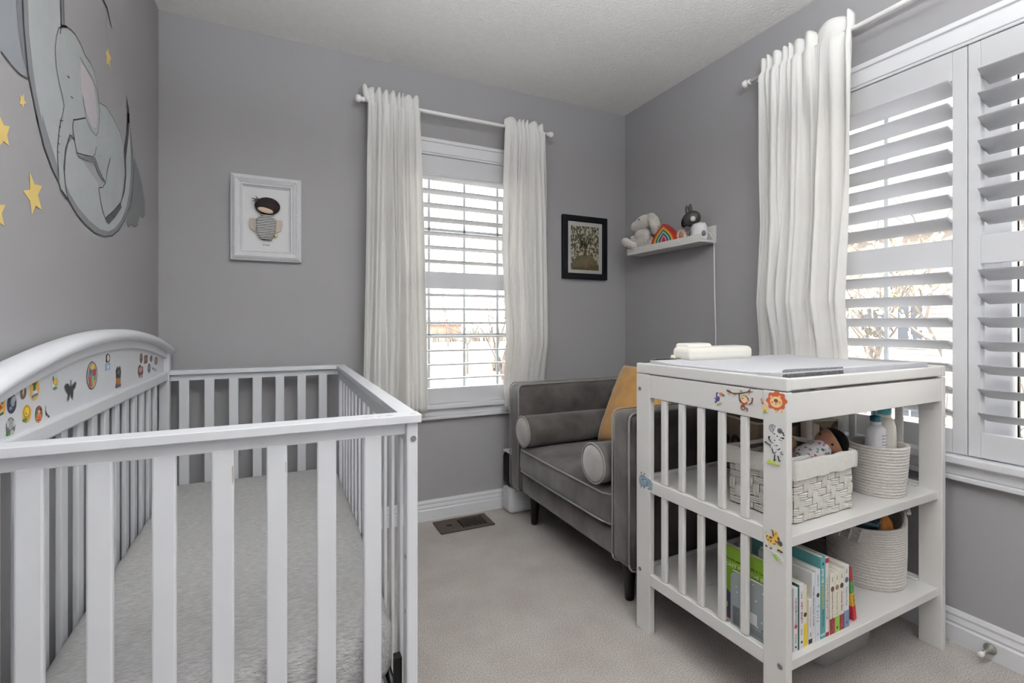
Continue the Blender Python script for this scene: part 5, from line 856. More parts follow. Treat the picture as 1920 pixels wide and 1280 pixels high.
# bright leaning board book
LB = tthing('board_book', 'leaning red, green and yellow board book beside the rope basket', 'book', .365, .034, Z1, 'picture books on the bottom shelf', R(2))
LB.rotation_euler = (0, R(-10), TROT + R(2))
for z0, z1, c in ((0, .046, (176, 30, 44)), (.046, .086, (222, 178, 56)), (.086, .122, (70, 140, 76)), (.122, .162, (150, 38, 48))): lo('page_edge', boxes((-.008, .008, -.001, .09, z0 + .0005 + (.0025 if z0 == 0 else 0), z1)), F(*c), LB, bevel=.002)
text('lettering', 'ZURU', .012, F(70, 60, 20), LB, (0, -.0014, .066), (R(90), R(90), 0)); text('lettering', 'YI', .010, F(30, 80, 50), LB, (0, -.0014, .105), (R(90), R(90), 0))
# big green book and the dotted one, seen through the end bars
GB = tthing('picture_book', 'large lime green book titled DON\'T PUSH THE BUTTON behind the bars', 'book', .052, .185, Z1, 'picture books on the bottom shelf')
GREEN = (132, 172, 44)
lo('cover', boxes((-.003, .0, -.14, .052, 0, .212), (.014, .016, -.14, .052, 0, .212)), F(*GREEN), GB); lo('pages', boxes((.0, .014, -.138, .05, .002, .211)), PAGES, GB)
ex = (R(90), 0, R(-90))
text('lettering', "There's only one rule in Larry's book", .0115, F(26, 28, 20), GB, (-.0032, -.045, .176), ex)
text('lettering', "DON'T PUSH THE BUTTON", .0150, F(236, 238, 226), GB, (-.0032, -.045, .158), ex)
def flat(name, poly, c, p, x=-.0033): 
    bm = bmesh.new(); prism(bm, poly, lambda u, v, t: (t, u, v), -.002, x); return lo(name, bm, F(*c), p)
flat('cover_art', [(.052, .0), (.052, .06), (.035, .085), (.02, .075), (-.14, .08), (-.14, .0)], (60, 64, 92), GB)
flat('cover_art', [(.046, .045), (.048, .125), (.040, .075), (.034, .045)], (92, 158, 130), GB, -.0036)
flat('cover_art', [(.05, .03), (.05, .05), (.03, .045), (.03, .03)], (214, 196, 60), GB, -.0038)
flat('cover_art', [(.05, .0), (.045, .02), (.03, .022), (.026, .0)], (150, 40, 50), GB, -.0038)
GD = tthing('picture_book', 'grey book with white dots leaning on the bars, back cover out', 'book', .038, .15, Z1, 'picture books on the bottom shelf')
DG = dots_mat('grey_dots', srgb(148, 154, 156), srgb(226, 228, 228), 62, .16)
bm = bmesh.new(); prism(bm, [(.042, .0), (.042, .140), (.034, .150), (.02, .154), (-.11, .154), (-.11, 0)], lambda u, v, t: (t, u, v), -.006, .004); lo('cover', bm, DG, GD)
lo('pages', boxes((-.0035, .0015, -.11, .038, .1535, .155)), PAGES, GD)
bm = bmesh.new()
for k in range(15): bx(bm, -.0063, -.0058, .012, .034, .006 + .0034 * k, .0078 + .0034 * k)
lo('barcode', bm, F(50, 52, 54), GD)
lo('stamp', boxes((-.0064, -.0058, -.043, -.022, .035, .066)), PAPER, GD); bm = bmesh.new(); 
for k in range(4): bx(bm, -.0063, -.0058, -.06, .0, .010 + .004 * k, .0112 + .004 * k)
lo('small_print', bm, F(90, 94, 96), GD); text('lettering', 'CE', .010, F(36, 36, 38), GD, (-.0063, -.062, .030), ex)

# grey bin under the table
GBN = tthing('storage_tub', 'grey plastic tub on the carpet under the changing table', 'tub', .50, .235, 0)
bm = bmesh.new(); lv = []
for z, k in ((0, .84), (.004, .9), (.155, 1.), (.160, 1.03), (.163, 1.03), (.163, .98), (.01, .86)):
    ring = []
    for i in range(40):
        a = 2 * math.pi * i / 40; c, s_ = math.cos(a), math.sin(a); e = .28
        ring.append(bm.verts.new((.155 * k * math.copysign(abs(c) ** e, c), .125 * k * math.copysign(abs(s_) ** e, s_), z)))
    lv.append(ring)
for a in range(len(lv) - 1):
    for i in range(40): bm.faces.new((lv[a][i], lv[a][(i + 1) % 40], lv[a + 1][(i + 1) % 40], lv[a + 1][i])).smooth = True
bm.faces.new(lv[0]); bm.faces.new(list(reversed(lv[-1])))
lo('tub_body', bm, GREYP, GBN)
# ------------------------------------------------------------------ wall shelf and its things
SH = thing('wall_shelf', 'short white picture ledge on the wall near the corner', 'shelf', (XR, 2.128, 1.485))
S0, S1 = 1.838, 2.418
obj('back_plate', box(XR - .012, XR, S0, S1, 1.485, 1.577), TWHITE, SH, bevel=.0015)
obj('ledge', box(1.930, XR - .012, S0, S1, 1.485, 1.497), TWHITE, SH, bevel=.0015)
obj('front_lip', box(1.930, 1.942, S0, S1, 1.4965, 1.524), TWHITE, SH, bevel=.0015)
SZ = 1.4975
def remesh_w(name, bm, mat, p, vox=.004, it=5, label=None):
    o = obj(name, bm, mat, p, label=label); r = o.modifiers.new('remesh', 'REMESH'); r.mode = 'VOXEL'; r.voxel_size = vox; r.use_smooth_shade = True
    s = o.modifiers.new('smooth', 'SMOOTH'); s.iterations = it; return o
# plush rabbit sitting on the left end
PR = thing('plush_rabbit', 'cream plush rabbit with long ears seated at the shelf end', 'soft toy', (1.975, 2.32, SZ))
bm = bmesh.new()
ell(bm, (1.980, 2.325, 1.552), (.045, .082, .055)); ell(bm, (1.975, 2.325, 1.60), (.042, .060, .045))
ell(bm, (1.945, 2.262, 1.575), (.016, .022, .040), rot=Euler((R(18), 0, 0))); ell(bm, (1.955, 2.39, 1.57), (.02, .024, .04), rot=Euler((R(-20), 0, 0)))
remesh_w('body', bm, PLUSH, PR)
bm = bmesh.new(); ell(bm, (1.968, 2.305, 1.672), (.046, .070, .044), rot=Euler((R(-10), 0, 0))); ell(bm, (1.946, 2.345, 1.655), (.034, .046, .032), rot=Euler((R(-14), 0, 0))); remesh_w('head', bm, PLUSH, PR)
bm = bmesh.new(); tube(bm, [(1.968, 2.275, 1.706), (1.962, 2.238, 1.695), (1.958, 2.212, 1.668), (1.958, 2.20, 1.63), (1.962, 2.21, 1.585)], [.012, .024, .030, .032, .012], 14); remesh_w('ear', bm, PLUSH, PR)
bm = bmesh.new(); tube(bm, [(2.0, 2.34, 1.70), (2.008, 2.385, 1.682), (2.008, 2.41, 1.645), (2.006, 2.415, 1.60)], [.012, .022, .022, .010], 12); remesh_w('ear', bm, PLUSH, PR)
bm = bmesh.new(); tube(bm, [(1.962, 2.36, 1.535), (1.925, 2.365, 1.540), (1.906, 2.385, 1.555), (1.900, 2.405, 1.572), (1.899, 2.412, 1.585)], [.024, .022, .026, .024, .014], 14); remesh_w('foot', bm, PLUSH, PR)
bm = bmesh.new(); tube(bm, [(1.97, 2.26, 1.522), (1.956, 2.25, 1.522), (1.950, 2.245, 1.530)], [.02, .022, .018], 12); remesh_w('foot', bm, PLUSH, PR)
bm = bmesh.new(); ell(bm, (1.9235, 2.300, 1.684), (.003, .0045, .0045), 10, 8); obj('eye', bm, BLKPL, PR)
bm = bmesh.new(); ell(bm, (1.920, 2.372, 1.664), (.005, .007, .004), 10, 8); obj('nose', bm, F(186, 160, 150), PR)
# nested rainbow
RBW = thing('rainbow_stacker', 'pointed nested rainbow toy between plush rabbit and rabbit figure', 'toy', (1.965, 2.121, SZ))
cols = [(168, 44, 36), (206, 104, 44), (230, 190, 70), (40, 110, 74), (160, 206, 220), (58, 52, 104), (222, 150, 150), (176, 40, 52)]
def arch_pts(w, h, n=10):
    z0 = min(.035, h * .5); l = [(-w, 0)] + [(-w * (1 - ((k / n)) ** 1.55), z0 + (h - z0) * k / n) for k in range(n + 1)]
    return l + [(-a, b) for a, b in reversed(l[:-1])]
ws = [.094, .083, .073, .063, .049, .039, .026, .017]; hs = [.130, .120, .110, .101, .089, .080, .069, .060]
for k, c in enumerate(cols):
    o_, i_ = arch_pts(ws[k], hs[k]), (arch_pts(ws[k + 1] + .0005, hs[k + 1] + .0007) if k < 7 else None); bm = bmesh.new()
    fn = lambda u, v, t: (t, 2.121 - u, SZ + v)
    if i_:
        X0, X1 = 1.944 + .0006 * k, 1.982; q = [[bm.verts.new(fn(u, v, t)) for u, v in l] for t in (X0, X1) for l in (o_, i_)]
        for j in range(len(o_) - 1):
            for a_, b_ in ((0, 1), (1, 3), (3, 2), (2, 0)): bm.faces.new((q[a_][j], q[a_][j + 1], q[b_][j + 1], q[b_][j]))
        for j in (0, len(o_) - 1): bm.faces.new((q[0][j], q[1][j], q[3][j], q[2][j]))
    else: prism(bm, o_, fn, 1.944 + .0006 * k, 1.982)
    obj('arch_piece', bm, M('toy_%d_%d_%d' % c, srgb(*c), .5, .05, 30), RBW)
# little ornament
OR = thing('small_ornament', 'small cream and tan round ornament beside the rainbow toy', 'ornament', (1.972, 2.005, SZ))
bm = bmesh.new(); ell(bm, (1.975, 2.005, 1.545), (.018, .022, .024)); remesh_w('centre', bm, M('tan_wood', srgb(164, 124, 92), .7, .15, 60), OR)
bm = bmesh.new()
for k in range(11):
    a = 2 * math.pi * k / 11; ell(bm, (1.968, 2.005 + .025 * math.cos(a), 1.545 + .026 * math.sin(a)), (.009, .010, .010), 10, 8)
obj('petal_ring', bm, M('petal_cream', srgb(206, 186, 172), .85, .15, 60), OR)
bm = bmesh.new(); ell(bm, (1.972, 2.01, 1.5115), (.012, .015, .0145), 12, 8); obj('foot', bm, F(150, 160, 130), OR)
bm = bmesh.new(); ell(bm, (1.97, 1.975, 1.530), (.012, .012, .018), 12, 8); ell(bm, (1.97, 1.963, 1.521), (.01, .01, .012), 12, 8); obj('bud', bm, F(190, 170, 160), OR)
# rabbit shaped figure lamp
RL = thing('rabbit_figure', 'dark-headed rabbit figure with white body at the shelf end', 'figurine', (1.98, 1.90, SZ))
HD = M('rabbit_dark', srgb(62, 58, 56), .5); WH = M('rabbit_white', srgb(222, 220, 222), .45)
bm = bmesh.new(); ell(bm, (1.966, 1.931, 1.622), (.040, .053, .040), 28, 18, rot=Euler((R(-10), 0, 0))); obj('head', bm, HD, RL)
for y, a, h in ((1.966, 9, 1.672), (1.943, 2, 1.674)):
    bm = bmesh.new(); ell(bm, (1.970, y, h), (.009, .011, .030), 16, 12, rot=Euler((R(-a), 0, 0))); obj('ear', bm, HD, RL)
bm = bmesh.new(); ell(bm, (1.948, 1.962, 1.610), (.020, .017, .031), 18, 12, rot=Euler((R(12), 0, R(25)))); obj('snout', bm, BLKPL, RL)
bm = bmesh.new(); lathe(bm, [(.001, -.003), (.012, -.003), (.0135, 0), (.0135, .012)], (1.9325, 1.893, 1.612), 'X', 20); obj('eye', bm, F(216, 214, 214), RL)
bm = bmesh.new(); lathe(bm, [(.001, 0), (.048, 0), (.052, .012), (.051, .045), (.046, .075), (.036, .092), (.001, .100)], (1.980, 1.893, SZ), 'Z', 28, sx=.70); obj('body', bm, WH, RL)
for z in (1.545, 1.535): obj('stitch', box(1.9465, 1.950, 1.908, 1.918, z, z + .002), HD, RL)
bm = bmesh.new(); ell(bm, (1.985, 1.952, 1.535), (.012, .008, .032), 12, 8); obj('arm', bm, BLKPL, RL)
bm = bmesh.new(); ell(bm, (1.966, 1.848, 1.532), (.012, .010, .016), 14, 10); obj('tail', bm, F(120, 116, 114), RL)
# white cable
CBL = thing('power_cable', 'thin white cable hanging from the wall shelf end down the wall', 'cable', (2.02, 1.815, .3))
bm = bmesh.new(); pts = [(1.985, 1.862, 1.535), (1.99, 1.85, 1.546), (2.0, 1.836, 1.53), (2.01, 1.826, 1.5)] + [(2.017 + .003 * math.sin(k * 1.3), 1.823 + .006 * math.sin(k * .8 + 1) * (1 if k < 9 else .3), 1.48 - .09 * k) for k in range(13)]
tube(bm, pts, .0026, 6); obj('wire', bm, ROD, CBL)
obj('plug', boxes((2.012, XR, 1.805, 1.835, .33, .40)), ROD, CBL, bevel=.003)

# ------------------------------------------------------------------ pictures on the far wall
FRM = M('frame_white', srgb(214, 214, 217), .5, .02, 30, .3, 90)
WF = thing('shadow_box_frame', 'white embossed frame holding a fabric doll, left of the window', 'picture frame', (-.0655, YB, 1.36))
x0, x1, z0, z1 = -.215, .084, 1.359, 1.757
def frame_ring(name, x0, x1, z0, z1, prof, mat, p):
    """mitred frame: prof = [(inset, depth), ...] closed section."""
    bm = bmesh.new(); loops = []
    for ins, d in prof: loops.append([bm.verts.new((x, YB - d, z)) for x, z in ((x0 + ins, z0 + ins), (x1 - ins, z0 + ins), (x1 - ins, z1 - ins), (x0 + ins, z1 - ins))])
    n = len(prof)
    for a in range(n):
        for k in range(4): bm.faces.new((loops[a][k], loops[a][(k + 1) % 4], loops[(a + 1) % n][(k + 1) % 4], loops[(a + 1) % n][k]))
    return obj(name, bm, mat, p)
frame_ring('moulding', x0, x1, z0, z1, [(0, .001), (0, .020), (.004, .024), (.008, .024), (.010, .030), (.020, .036), (.034, .030), (.040, .026), (.042, .028), (.046, .028), (.048, .020), (.053, .018), (.053, .001)], FRM, WF)
bm = bmesh.new()
for k in range(26):
    t_ = k / 25
    for (a, b) in (((x0 + .025 + (x1 - x0 - .05) * t_, z1 - .020), 0), ((x1 - .020, z0 + .025 + (z1 - z0 - .05) * t_), 1)):
        ell(bm, (a[0], YB - .0345, a[1]), (.0055, .0025, .0035) if b == 0 else (.0035, .0025, .0055), 8, 6, rot=Euler((0, R(35), 0)))
obj('embossing', bm, FRM, WF)
obj('backing', box(x0 + .05, x1 - .05, YB - .012, YB - .008, z0 + .05, z1 - .05), PAPER, WF)
dx = -.068
bm = bmesh.new(); ell(bm, (dx + .006, YB - .026, 1.617), (.054, .016, .041), 24, 16); D1 = obj('doll_hair', bm, M('hair_brown', srgb(28, 17, 15), .8, .3, 60, .5, 200), WF, label='dark brown doll hair with a bow')
bm = bmesh.new(); ell(bm, (dx - .002, YB - .0385, 1.594), (.034, .006, .013), 18, 10, rot=Euler((0, R(12), 0))); obj('doll_face', bm, F(206, 180, 158), WF)
bm = bmesh.new()
for a, b in (((-.062, 1.648), (-.035, 1.640)), ((-.045, 1.662), (-.032, 1.640)), ((-.058, 1.635), (-.034, 1.636))): prism(bm, [(dx + a[0], a[1]), (dx + b[0], b[1] - .006), (dx + b[0] + .003, b[1] + .006)], lambda u, v, t: (u, t, v), YB - .03, YB - .033)
obj('bow', bm, F(70, 68, 70), D1)
def stripes():
    m, n, l, p = new_mat('doll_stripes'); p.inputs['Roughness'].default_value = .9
    tc = n.new('ShaderNodeTexCoord'); sx = n.new('ShaderNodeSeparateXYZ'); l.new(tc.outputs['Object'], sx.inputs[0])
    a = n.new('ShaderNodeMath'); a.operation = 'MULTIPLY'; a.inputs[1].default_value = 2 * math.pi / .0078; l.new(sx.outputs['Z'], a.inputs[0])
    b = n.new('ShaderNodeMath'); b.operation = 'SINE'; l.new(a.outputs[0], b.inputs[0]); c = n.new('ShaderNodeMath'); c.operation = 'GREATER_THAN'; c.inputs[1].default_value = 0; l.new(b.outputs[0], c.inputs[0])
    mx = n.new('ShaderNodeMix'); mx.data_type = 'RGBA'; mx.inputs[6].default_value = srgb(40, 42, 46); mx.inputs[7].default_value = srgb(222, 220, 218); l.new(c.outputs[0], mx.inputs[0]); l.new(mx.outputs[2], p.inputs['Base Color']); return m
bm = bmesh.new(); prism(bm, [(dx + a, b) for a, b in ((-.012, 1.578), (.014, 1.578), (.044, 1.552), (.040, 1.50), (.030, 1.470), (.018, 1.452), (.004, 1.462), (-.016, 1.455), (-.032, 1.475), (-.042, 1.51), (-.040, 1.556))], lambda u, v, t: (u, t, v), YB - .013, YB - .032); obj('doll_dress', bm, stripes(), WF, bevel=.006, seg=3)
for s, w in ((-1, .071), (1, .071)):
    bm = bmesh.new(); prism(bm, [(dx + s * a, b) for a, b in ((.040, 1.556), (.068, 1.556), (w, 1.535), (.064, 1.505), (.040, 1.495))], lambda u, v, t: (u, t, v), YB - .014, YB - .02); obj('doll_wing', bm, F(186, 172, 160), WF)
bm = bmesh.new(); ell(bm, (dx + .042, YB - .024, 1.482), (.008, .005, .009), 12, 8); obj('doll_charm', bm, F(206, 184, 130), WF)
bm = bmesh.new()
for k in range(7):
    if k not in (2,): bx(bm, dx - .014 + .0045 * k, dx - .0112 + .0045 * k, YB - .0128, YB - .012, 1.4335, 1.437 + .0022 * (k % 2))
obj('signature', bm, F(80, 80, 84), WF)

BF = thing('framed_print', 'black framed tree print beside the far window curtain', 'picture frame', (1.723, YB, 1.345))
x0, x1, z0, z1 = 1.558, 1.888, 1.344, 1.738
frame_ring('frame', x0, x1, z0, z1, [(0, .001), (0, .022), (.003, .025), (.033, .025), (.036, .021), (.036, .001)], NAVY, BF)
obj('mount', box(x0 + .03, x1 - .03, YB - .013, YB - .010, z0 + .03, z1 - .03), M('mount_white', srgb(214, 210, 208), .8), BF)
def leaf_print():
    m, n, l, p = new_mat('leaf_print'); p.inputs['Roughness'].default_value = .8
    tc = n.new('ShaderNodeTexCoord'); mp = n.new('ShaderNodeMapping'); mp.inputs['Scale'].default_value = (1, 1, .55); mp.inputs['Rotation'].default_value = (0, R(30), 0); l.new(tc.outputs['Object'], mp.inputs[0])
    nz = n.new('ShaderNodeTexNoise'); nz.inputs['Scale'].default_value = 30; add = n.new('ShaderNodeVectorMath'); add.operation = 'MULTIPLY_ADD'; add.inputs[1].default_value = (.03, .03, .03)
    l.new(tc.outputs['Object'], nz.inputs['Vector']); l.new(nz.outputs['Color'], add.inputs[0]); l.new(mp.outputs[0], add.inputs[2])
    v = n.new('ShaderNodeTexVoronoi'); v.inputs['Scale'].default_value = 90; l.new(add.outputs[0], v.inputs['Vector'])
    rp = n.new('ShaderNodeValToRGB'); rp.color_ramp.interpolation = 'CONSTANT'; e = rp.color_ramp.elements; e[0].position = 0; e[0].color = srgb(84, 96, 70); e[1].position = .55; e[1].color = srgb(198, 190, 164)
    q = e.new(.38); q.color = srgb(66, 50, 38)
    l.new(v.outputs['Distance'], rp.inputs['Fac']); l.new(rp.outputs[0], p.inputs['Base Color']); return m
PRT = obj('print', box(x0 + .060, x1 - .062, YB - .0142, YB - .0128, z0 + .058, z1 - .062), leaf_print(), BF)
cx, zb = (x0 + x1) / 2, z0 + .058; TRK = F(74, 60, 44); pw = (x1 - x0) / 2 - .062
bm = bmesh.new(); prism(bm, [(cx - pw, zb), (cx + pw, zb), (cx + pw, zb + .03), (cx + .06, zb + .085), (cx, zb + .098), (cx - .06, zb + .085), (cx - pw, zb + .03)], lambda u, v, t: (u, t, v), YB - .014, YB - .0147)
obj('hill', bm, M('print_hill', srgb(108, 98, 66), .8, .35, 160, detail=6), PRT)
bm = bmesh.new()
def stroke(pts, w):
    a = []
    for i, q in enumerate(pts):
        d = Vector(pts[min(i + 1, len(pts) - 1)]) - Vector(pts[max(i - 1, 0)]); d.normalize(); nn = Vector((-d.y, d.x)) * w[i]
        a.append([bm.verts.new((q[0] + s * nn.x, YB - .0149, q[1] + s * nn.y)) for s in (-1, 1)])
    for i in range(len(pts) - 1): bm.faces.new((a[i][0], a[i][1], a[i + 1][1], a[i + 1][0]))
stroke([(cx, zb + .09), (cx + .002, zb + .13), (cx, zb + .16)], [.013, .007, .009])
for s in (-1, 1):
    stroke([(cx, zb + .15), (cx + s * .03, zb + .172), (cx + s * .06, zb + .168), (cx + s * .085, zb + .14)], [.006, .004, .003, .0015])
    stroke([(cx, zb + .155), (cx + s * .015, zb + .20), (cx + s * .045, zb + .235)], [.006, .003, .0015])
    stroke([(cx + s * .02, zb + .168), (cx + s * .05, zb + .20), (cx + s * .08, zb + .21)], [.004, .0025, .001])
obj('tree', bm, TRK, PRT)
obj('figure', boxes((cx + .0, cx + .012, YB - .0149, YB - .0141, zb + .005, zb + .06)), F(150, 96, 72), PRT)
obj('glass', box(x0 + .036, x1 - .036, YB - .0185, YB - .0175, z0 + .036, z1 - .036), GLASS, BF)

# ------------------------------------------------------------------ floor register and door stop
FV = thing('floor_register', 'brown metal floor vent set in the carpet below the window', 'floor vent', (.873, 2.449, 0))
v0, v1, w0, w1 = .725, 1.021, 2.368, 2.530
obj('recess_shade', box(v0 + .01, v1 - .01, w0 + .01, w1 - .01, .0005, .003), DARK, FV)  # dark sheet above the carpet, standing for the shade inside the vent
ox0, ox1, oy0, oy1 = v0 + .122, v1 - .032, w0 + .026, w1 - .026
obj('face_plate', boxes((v0, ox0, w0, w1, .0008, .008), (ox1, v1, w0, w1, .0008, .008), (ox0, ox1, w0, oy0, .0008, .008), (ox0, ox1, oy1, w1, .0008, .008)), BRONZE, FV, bevel=.003)
first = None
for k in range(11):
    x = ox0 + .002 + (ox1 - ox0 - .004) * k / 10
    if first is None: first = obj('slat', box(-.0018, .0018, oy0 - w0 - .081, oy1 - w0 - .081, .002, .0075), BRONZE, FV, world=False); first.location = (x - .873, w0 + .081 - 2.449, 0)
    else: dup(first, FV, (x - .873, w0 + .081 - 2.449, 0))
obj('damper_slot', box(v0 + .055, v0 + .083, 2.437, 2.462, .0078, .0084), DARK, FV)  # dark patch on the plate in place of the slot's shade
obj('lever', boxes((v0 + .062, v0 + .074, 2.452, 2.49, .0082, .0125)), BRONZE, FV, bevel=.002)
for y in (2.40, 2.50): obj('screw', tube(bmesh.new(), [(v0 + .10 * (y > 2.45) + .045 * (y < 2.45), y, .0078), (v0 + .10 * (y > 2.45) + .045 * (y < 2.45), y, .0095)], .004, 10), BRONZE, FV)
DS = thing('door_stop', 'small brushed nickel door stop screwed to the right baseboard', 'door stop', (XR - .016, .748, .035))
bm = bmesh.new(); lathe(bm, [(.001, 0), (.0165, 0), (.0165, -.003), (.008, -.012), (.0055, -.022), (.0055, -.052)], (XR - .016, .748, .035), 'X', 24); obj('stem', bm, NICKEL, DS)
bm = bmesh.new(); lathe(bm, [(.0058, -.050), (.0075, -.052), (.0078, -.064), (.006, -.067), (.001, -.067)], (XR - .016, .748, .035), 'X', 20); obj('tip', bm, F(232, 230, 226), DS, label='white rubber tip')

# added fill light, out of view: a made-up hanging bowl aimed at the ceiling
LX, LY, LZZ = .42, .02, 1.76
LP = thing('added_fill_lamp', 'added fill light, white bowl hung from the ceiling out of view', 'fill light', (LX, LY, LZZ - .1))
obj('canopy', lathe(bmesh.new(), [(.001, 0), (.06, 0), (.06, -.01), (.045, -.03), (.006, -.034)], (LX, LY, H), 'Z', 30), ROD, LP)
bm = bmesh.new()
for k in range(3):
    a = R(90 + 120 * k); tube(bm, [(LX + .01 * math.cos(a), LY + .01 * math.sin(a), H - .03), (LX + .22 * math.cos(a), LY + .22 * math.sin(a), LZZ + .05)], .002, 6)
obj('suspension', bm, ROD, LP)
obj('bowl', lathe(bmesh.new(), [(.001, -.10), (.10, -.085), (.19, -.03), (.235, .05), (.231, .05), (.186, -.026), (.098, -.08), (.001, -.095)], (LX, LY, LZZ), 'Z', 40), M('opal_glass', srgb(238, 236, 232), .4), LP)
obj('fill_panel', lathe(bmesh.new(), [(.001, .022), (.20, .022), (.20, .016), (.001, .016)], (LX, LY, LZZ), 'Z', 40), emit_mat('fill_glow', (.95, .985, 1, 1), FILL_STRENGTH), LP)
# ------------------------------------------------------------------ painted mural on the left wall
MU = thing('wall_mural', 'painted elephant asleep on a crescent moon with yellow stars', 'mural', (XL, 1.7, 1.35))
MURM = {}
def mmat(c):
    if c not in MURM: MURM[c] = M('mural_%d_%d_%d' % c, srgb(*c), .65, .03, 20, .1, 350)
    return MURM[c]
def mural_fill(name, lvl, c, poly):
    bm = bmesh.new(); vs = [bm.verts.new((XL + .0003 * lvl, y, min(z, H - .004))) for y, z in poly]
    f = bm.faces.new(vs); f.normal_update(); bmesh.ops.triangulate(bm, faces=[f], ngon_method='EAR_CLIP'); bm.normal_update()
    for g in bm.faces:
        if g.normal.x < 0: g.normal_flip()
    obj(name, bm, mmat(c), MU, norm=False)
LINES = bmesh.new()
def mural_line(pts, w, lvl):
    ws = w if isinstance(w, list) else [w] * len(pts); n = len(pts); a = []
    P2 = [Vector((p[0], min(p[1], H - .004))) for p in pts]
    for i in range(n):
        d = (P2[min(i + 1, n - 1)] - P2[max(i - 1, 0)]); d.normalize(); nn = Vector((-d.y, d.x)) * ws[i] / 2
        a.append([LINES.verts.new((XL + .0003 * lvl, (P2[i] + s * nn).x, (P2[i] + s * nn).y)) for s in (-1, 1)])
    for i in range(n - 1): LINES.faces.new((a[i][0], a[i][1], a[i + 1][1], a[i + 1][0]))
mural_fill('moon', 1, (126, 129, 133), [(1.3490, 1.8360), (1.3490, 1.7870), (1.3500, 1.7370), (1.3530, 1.6990), (1.3610, 1.6540), (1.3740, 1.5970), (1.3940, 1.5570), (1.4210, 1.5090), (1.4130, 1.5200), (1.4510, 1.4650), (1.4910, 1.4300), (1.5270, 1.4080), (1.5460, 1.3910), (1.5860, 1.3790), (1.6430, 1.3520), (1.7050, 1.3370), (1.7810, 1.3260), (1.8660, 1.3290), (1.9390, 1.3440), (2.0070, 1.3730), (2.0800, 1.4230), (2.1390, 1.4800), (2.1740, 1.5500), (2.1850, 1.6320), (2.1670, 1.6970), (2.1390, 1.7640), (2.1000, 1.8520), (2.1080, 1.7980), (2.0990, 1.7230), (2.0670, 1.6570), (2.0800, 1.6240), (2.0900, 1.5820), (2.0740, 1.5330), (2.0310, 1.4710), (1.9500, 1.4250), (1.6430, 1.5140), (1.5620, 1.8010), (1.5620, 1.8650), (1.5620, 1.9830)])
mural_fill('moon', 2, (171, 175, 177), [(1.3740, 1.8540), (1.3750, 1.7530), (1.3810, 1.6840), (1.3980, 1.6170), (1.4190, 1.5630), (1.4450, 1.5180), (1.4430, 1.5380), (1.4730, 1.5000), (1.5090, 1.4640), (1.5280, 1.4410), (1.5730, 1.4160), (1.6000, 1.3960), (1.6580, 1.3730), (1.7380, 1.3540), (1.8270, 1.3450), (1.9070, 1.3520), (1.9720, 1.3740), (2.0430, 1.4160), (2.0930, 1.4630), (2.1320, 1.5250), (2.1530, 1.5920), (2.1530, 1.6770), (2.1390, 1.7570), (2.1260, 1.8050), (2.1030, 1.6680), (2.0800, 1.5490), (2.0190, 1.4610), (1.9070, 1.3760), (1.8090, 1.4780), (1.6430, 1.5140), (1.5420, 1.7900), (1.5400, 1.8510), (1.5400, 1.9680)])
mural_fill('cloud', 1, (140, 144, 150), [(1.0890, 1.6570), (1.3230, 1.8180), (1.3250, 1.7220), (1.3290, 1.6760), (1.3450, 1.6250), (1.3680, 1.5980), (1.3760, 1.5870), (1.3390, 1.5780), (1.3030, 1.5820), (1.2810, 1.5840), (1.2630, 1.5870), (1.1680, 1.6110)])
mural_fill('cloud', 2, (112, 115, 121), [(1.3250, 1.8190), (1.3480, 1.8350), (1.3490, 1.7370), (1.3520, 1.6980), (1.3600, 1.6530), (1.3730, 1.6010), (1.3680, 1.6000), (1.3490, 1.6250), (1.3330, 1.6680), (1.3250, 1.7220)])
mural_fill('elephant', 3, (166, 171, 172), [(1.5590, 1.7990), (1.5790, 1.8080), (1.6040, 1.8150), (1.6360, 1.8190), (1.6690, 1.8140), (1.7040, 1.8000), (1.7480, 1.7980), (1.7750, 1.7890), (1.7990, 1.7610), (1.8150, 1.7150), (1.8790, 1.7300), (1.9540, 1.7200), (1.9500, 1.7190), (2.0190, 1.7020), (2.0650, 1.6670), (2.0740, 1.6220), (2.0860, 1.5810), (2.0670, 1.5310), (2.0310, 1.4750), (1.9720, 1.4370), (1.9070, 1.4030), (1.8710, 1.3860), (1.8420, 1.4120), (1.8130, 1.4620), (1.8660, 1.4950), (1.7810, 1.5300), (1.6430, 1.5090), (1.6280, 1.5430), (1.6000, 1.5450), (1.5730, 1.5030), (1.5610, 1.4510), (1.5730, 1.4000), (1.5870, 1.3790), (1.5460, 1.3860), (1.5320, 1.4060), (1.5230, 1.4760), (1.5300, 1.5230), (1.5460, 1.5680), (1.5500, 1.5690), (1.5630, 1.6050), (1.5500, 1.6280), (1.5330, 1.6480), (1.5170, 1.6770), (1.5100, 1.7200), (1.5160, 1.7500), (1.5300, 1.7780)])
mural_fill('elephant', 4, (188, 180, 186), [(1.6710, 1.7640), (1.7040, 1.7660), (1.7400, 1.7600), (1.7710, 1.7520), (1.7860, 1.7230), (1.7990, 1.6780), (1.8040, 1.6700), (1.7950, 1.6380), (1.7770, 1.6260), (1.7550, 1.6270), (1.7210, 1.6470), (1.7030, 1.6580), (1.6790, 1.6900), (1.6740, 1.7270)])
mural_fill('shadow', 5, (112, 114, 117), [(1.6430, 1.5120), (1.6770, 1.5150), (1.7550, 1.5350), (1.7810, 1.5430), (1.7800, 1.5300), (1.7210, 1.5150), (1.6580, 1.5050)])
mural_fill('shadow', 5, (112, 114, 117), [(1.7800, 1.5420), (1.8090, 1.5230), (1.8740, 1.4950), (1.8370, 1.4970), (1.7900, 1.5170)])
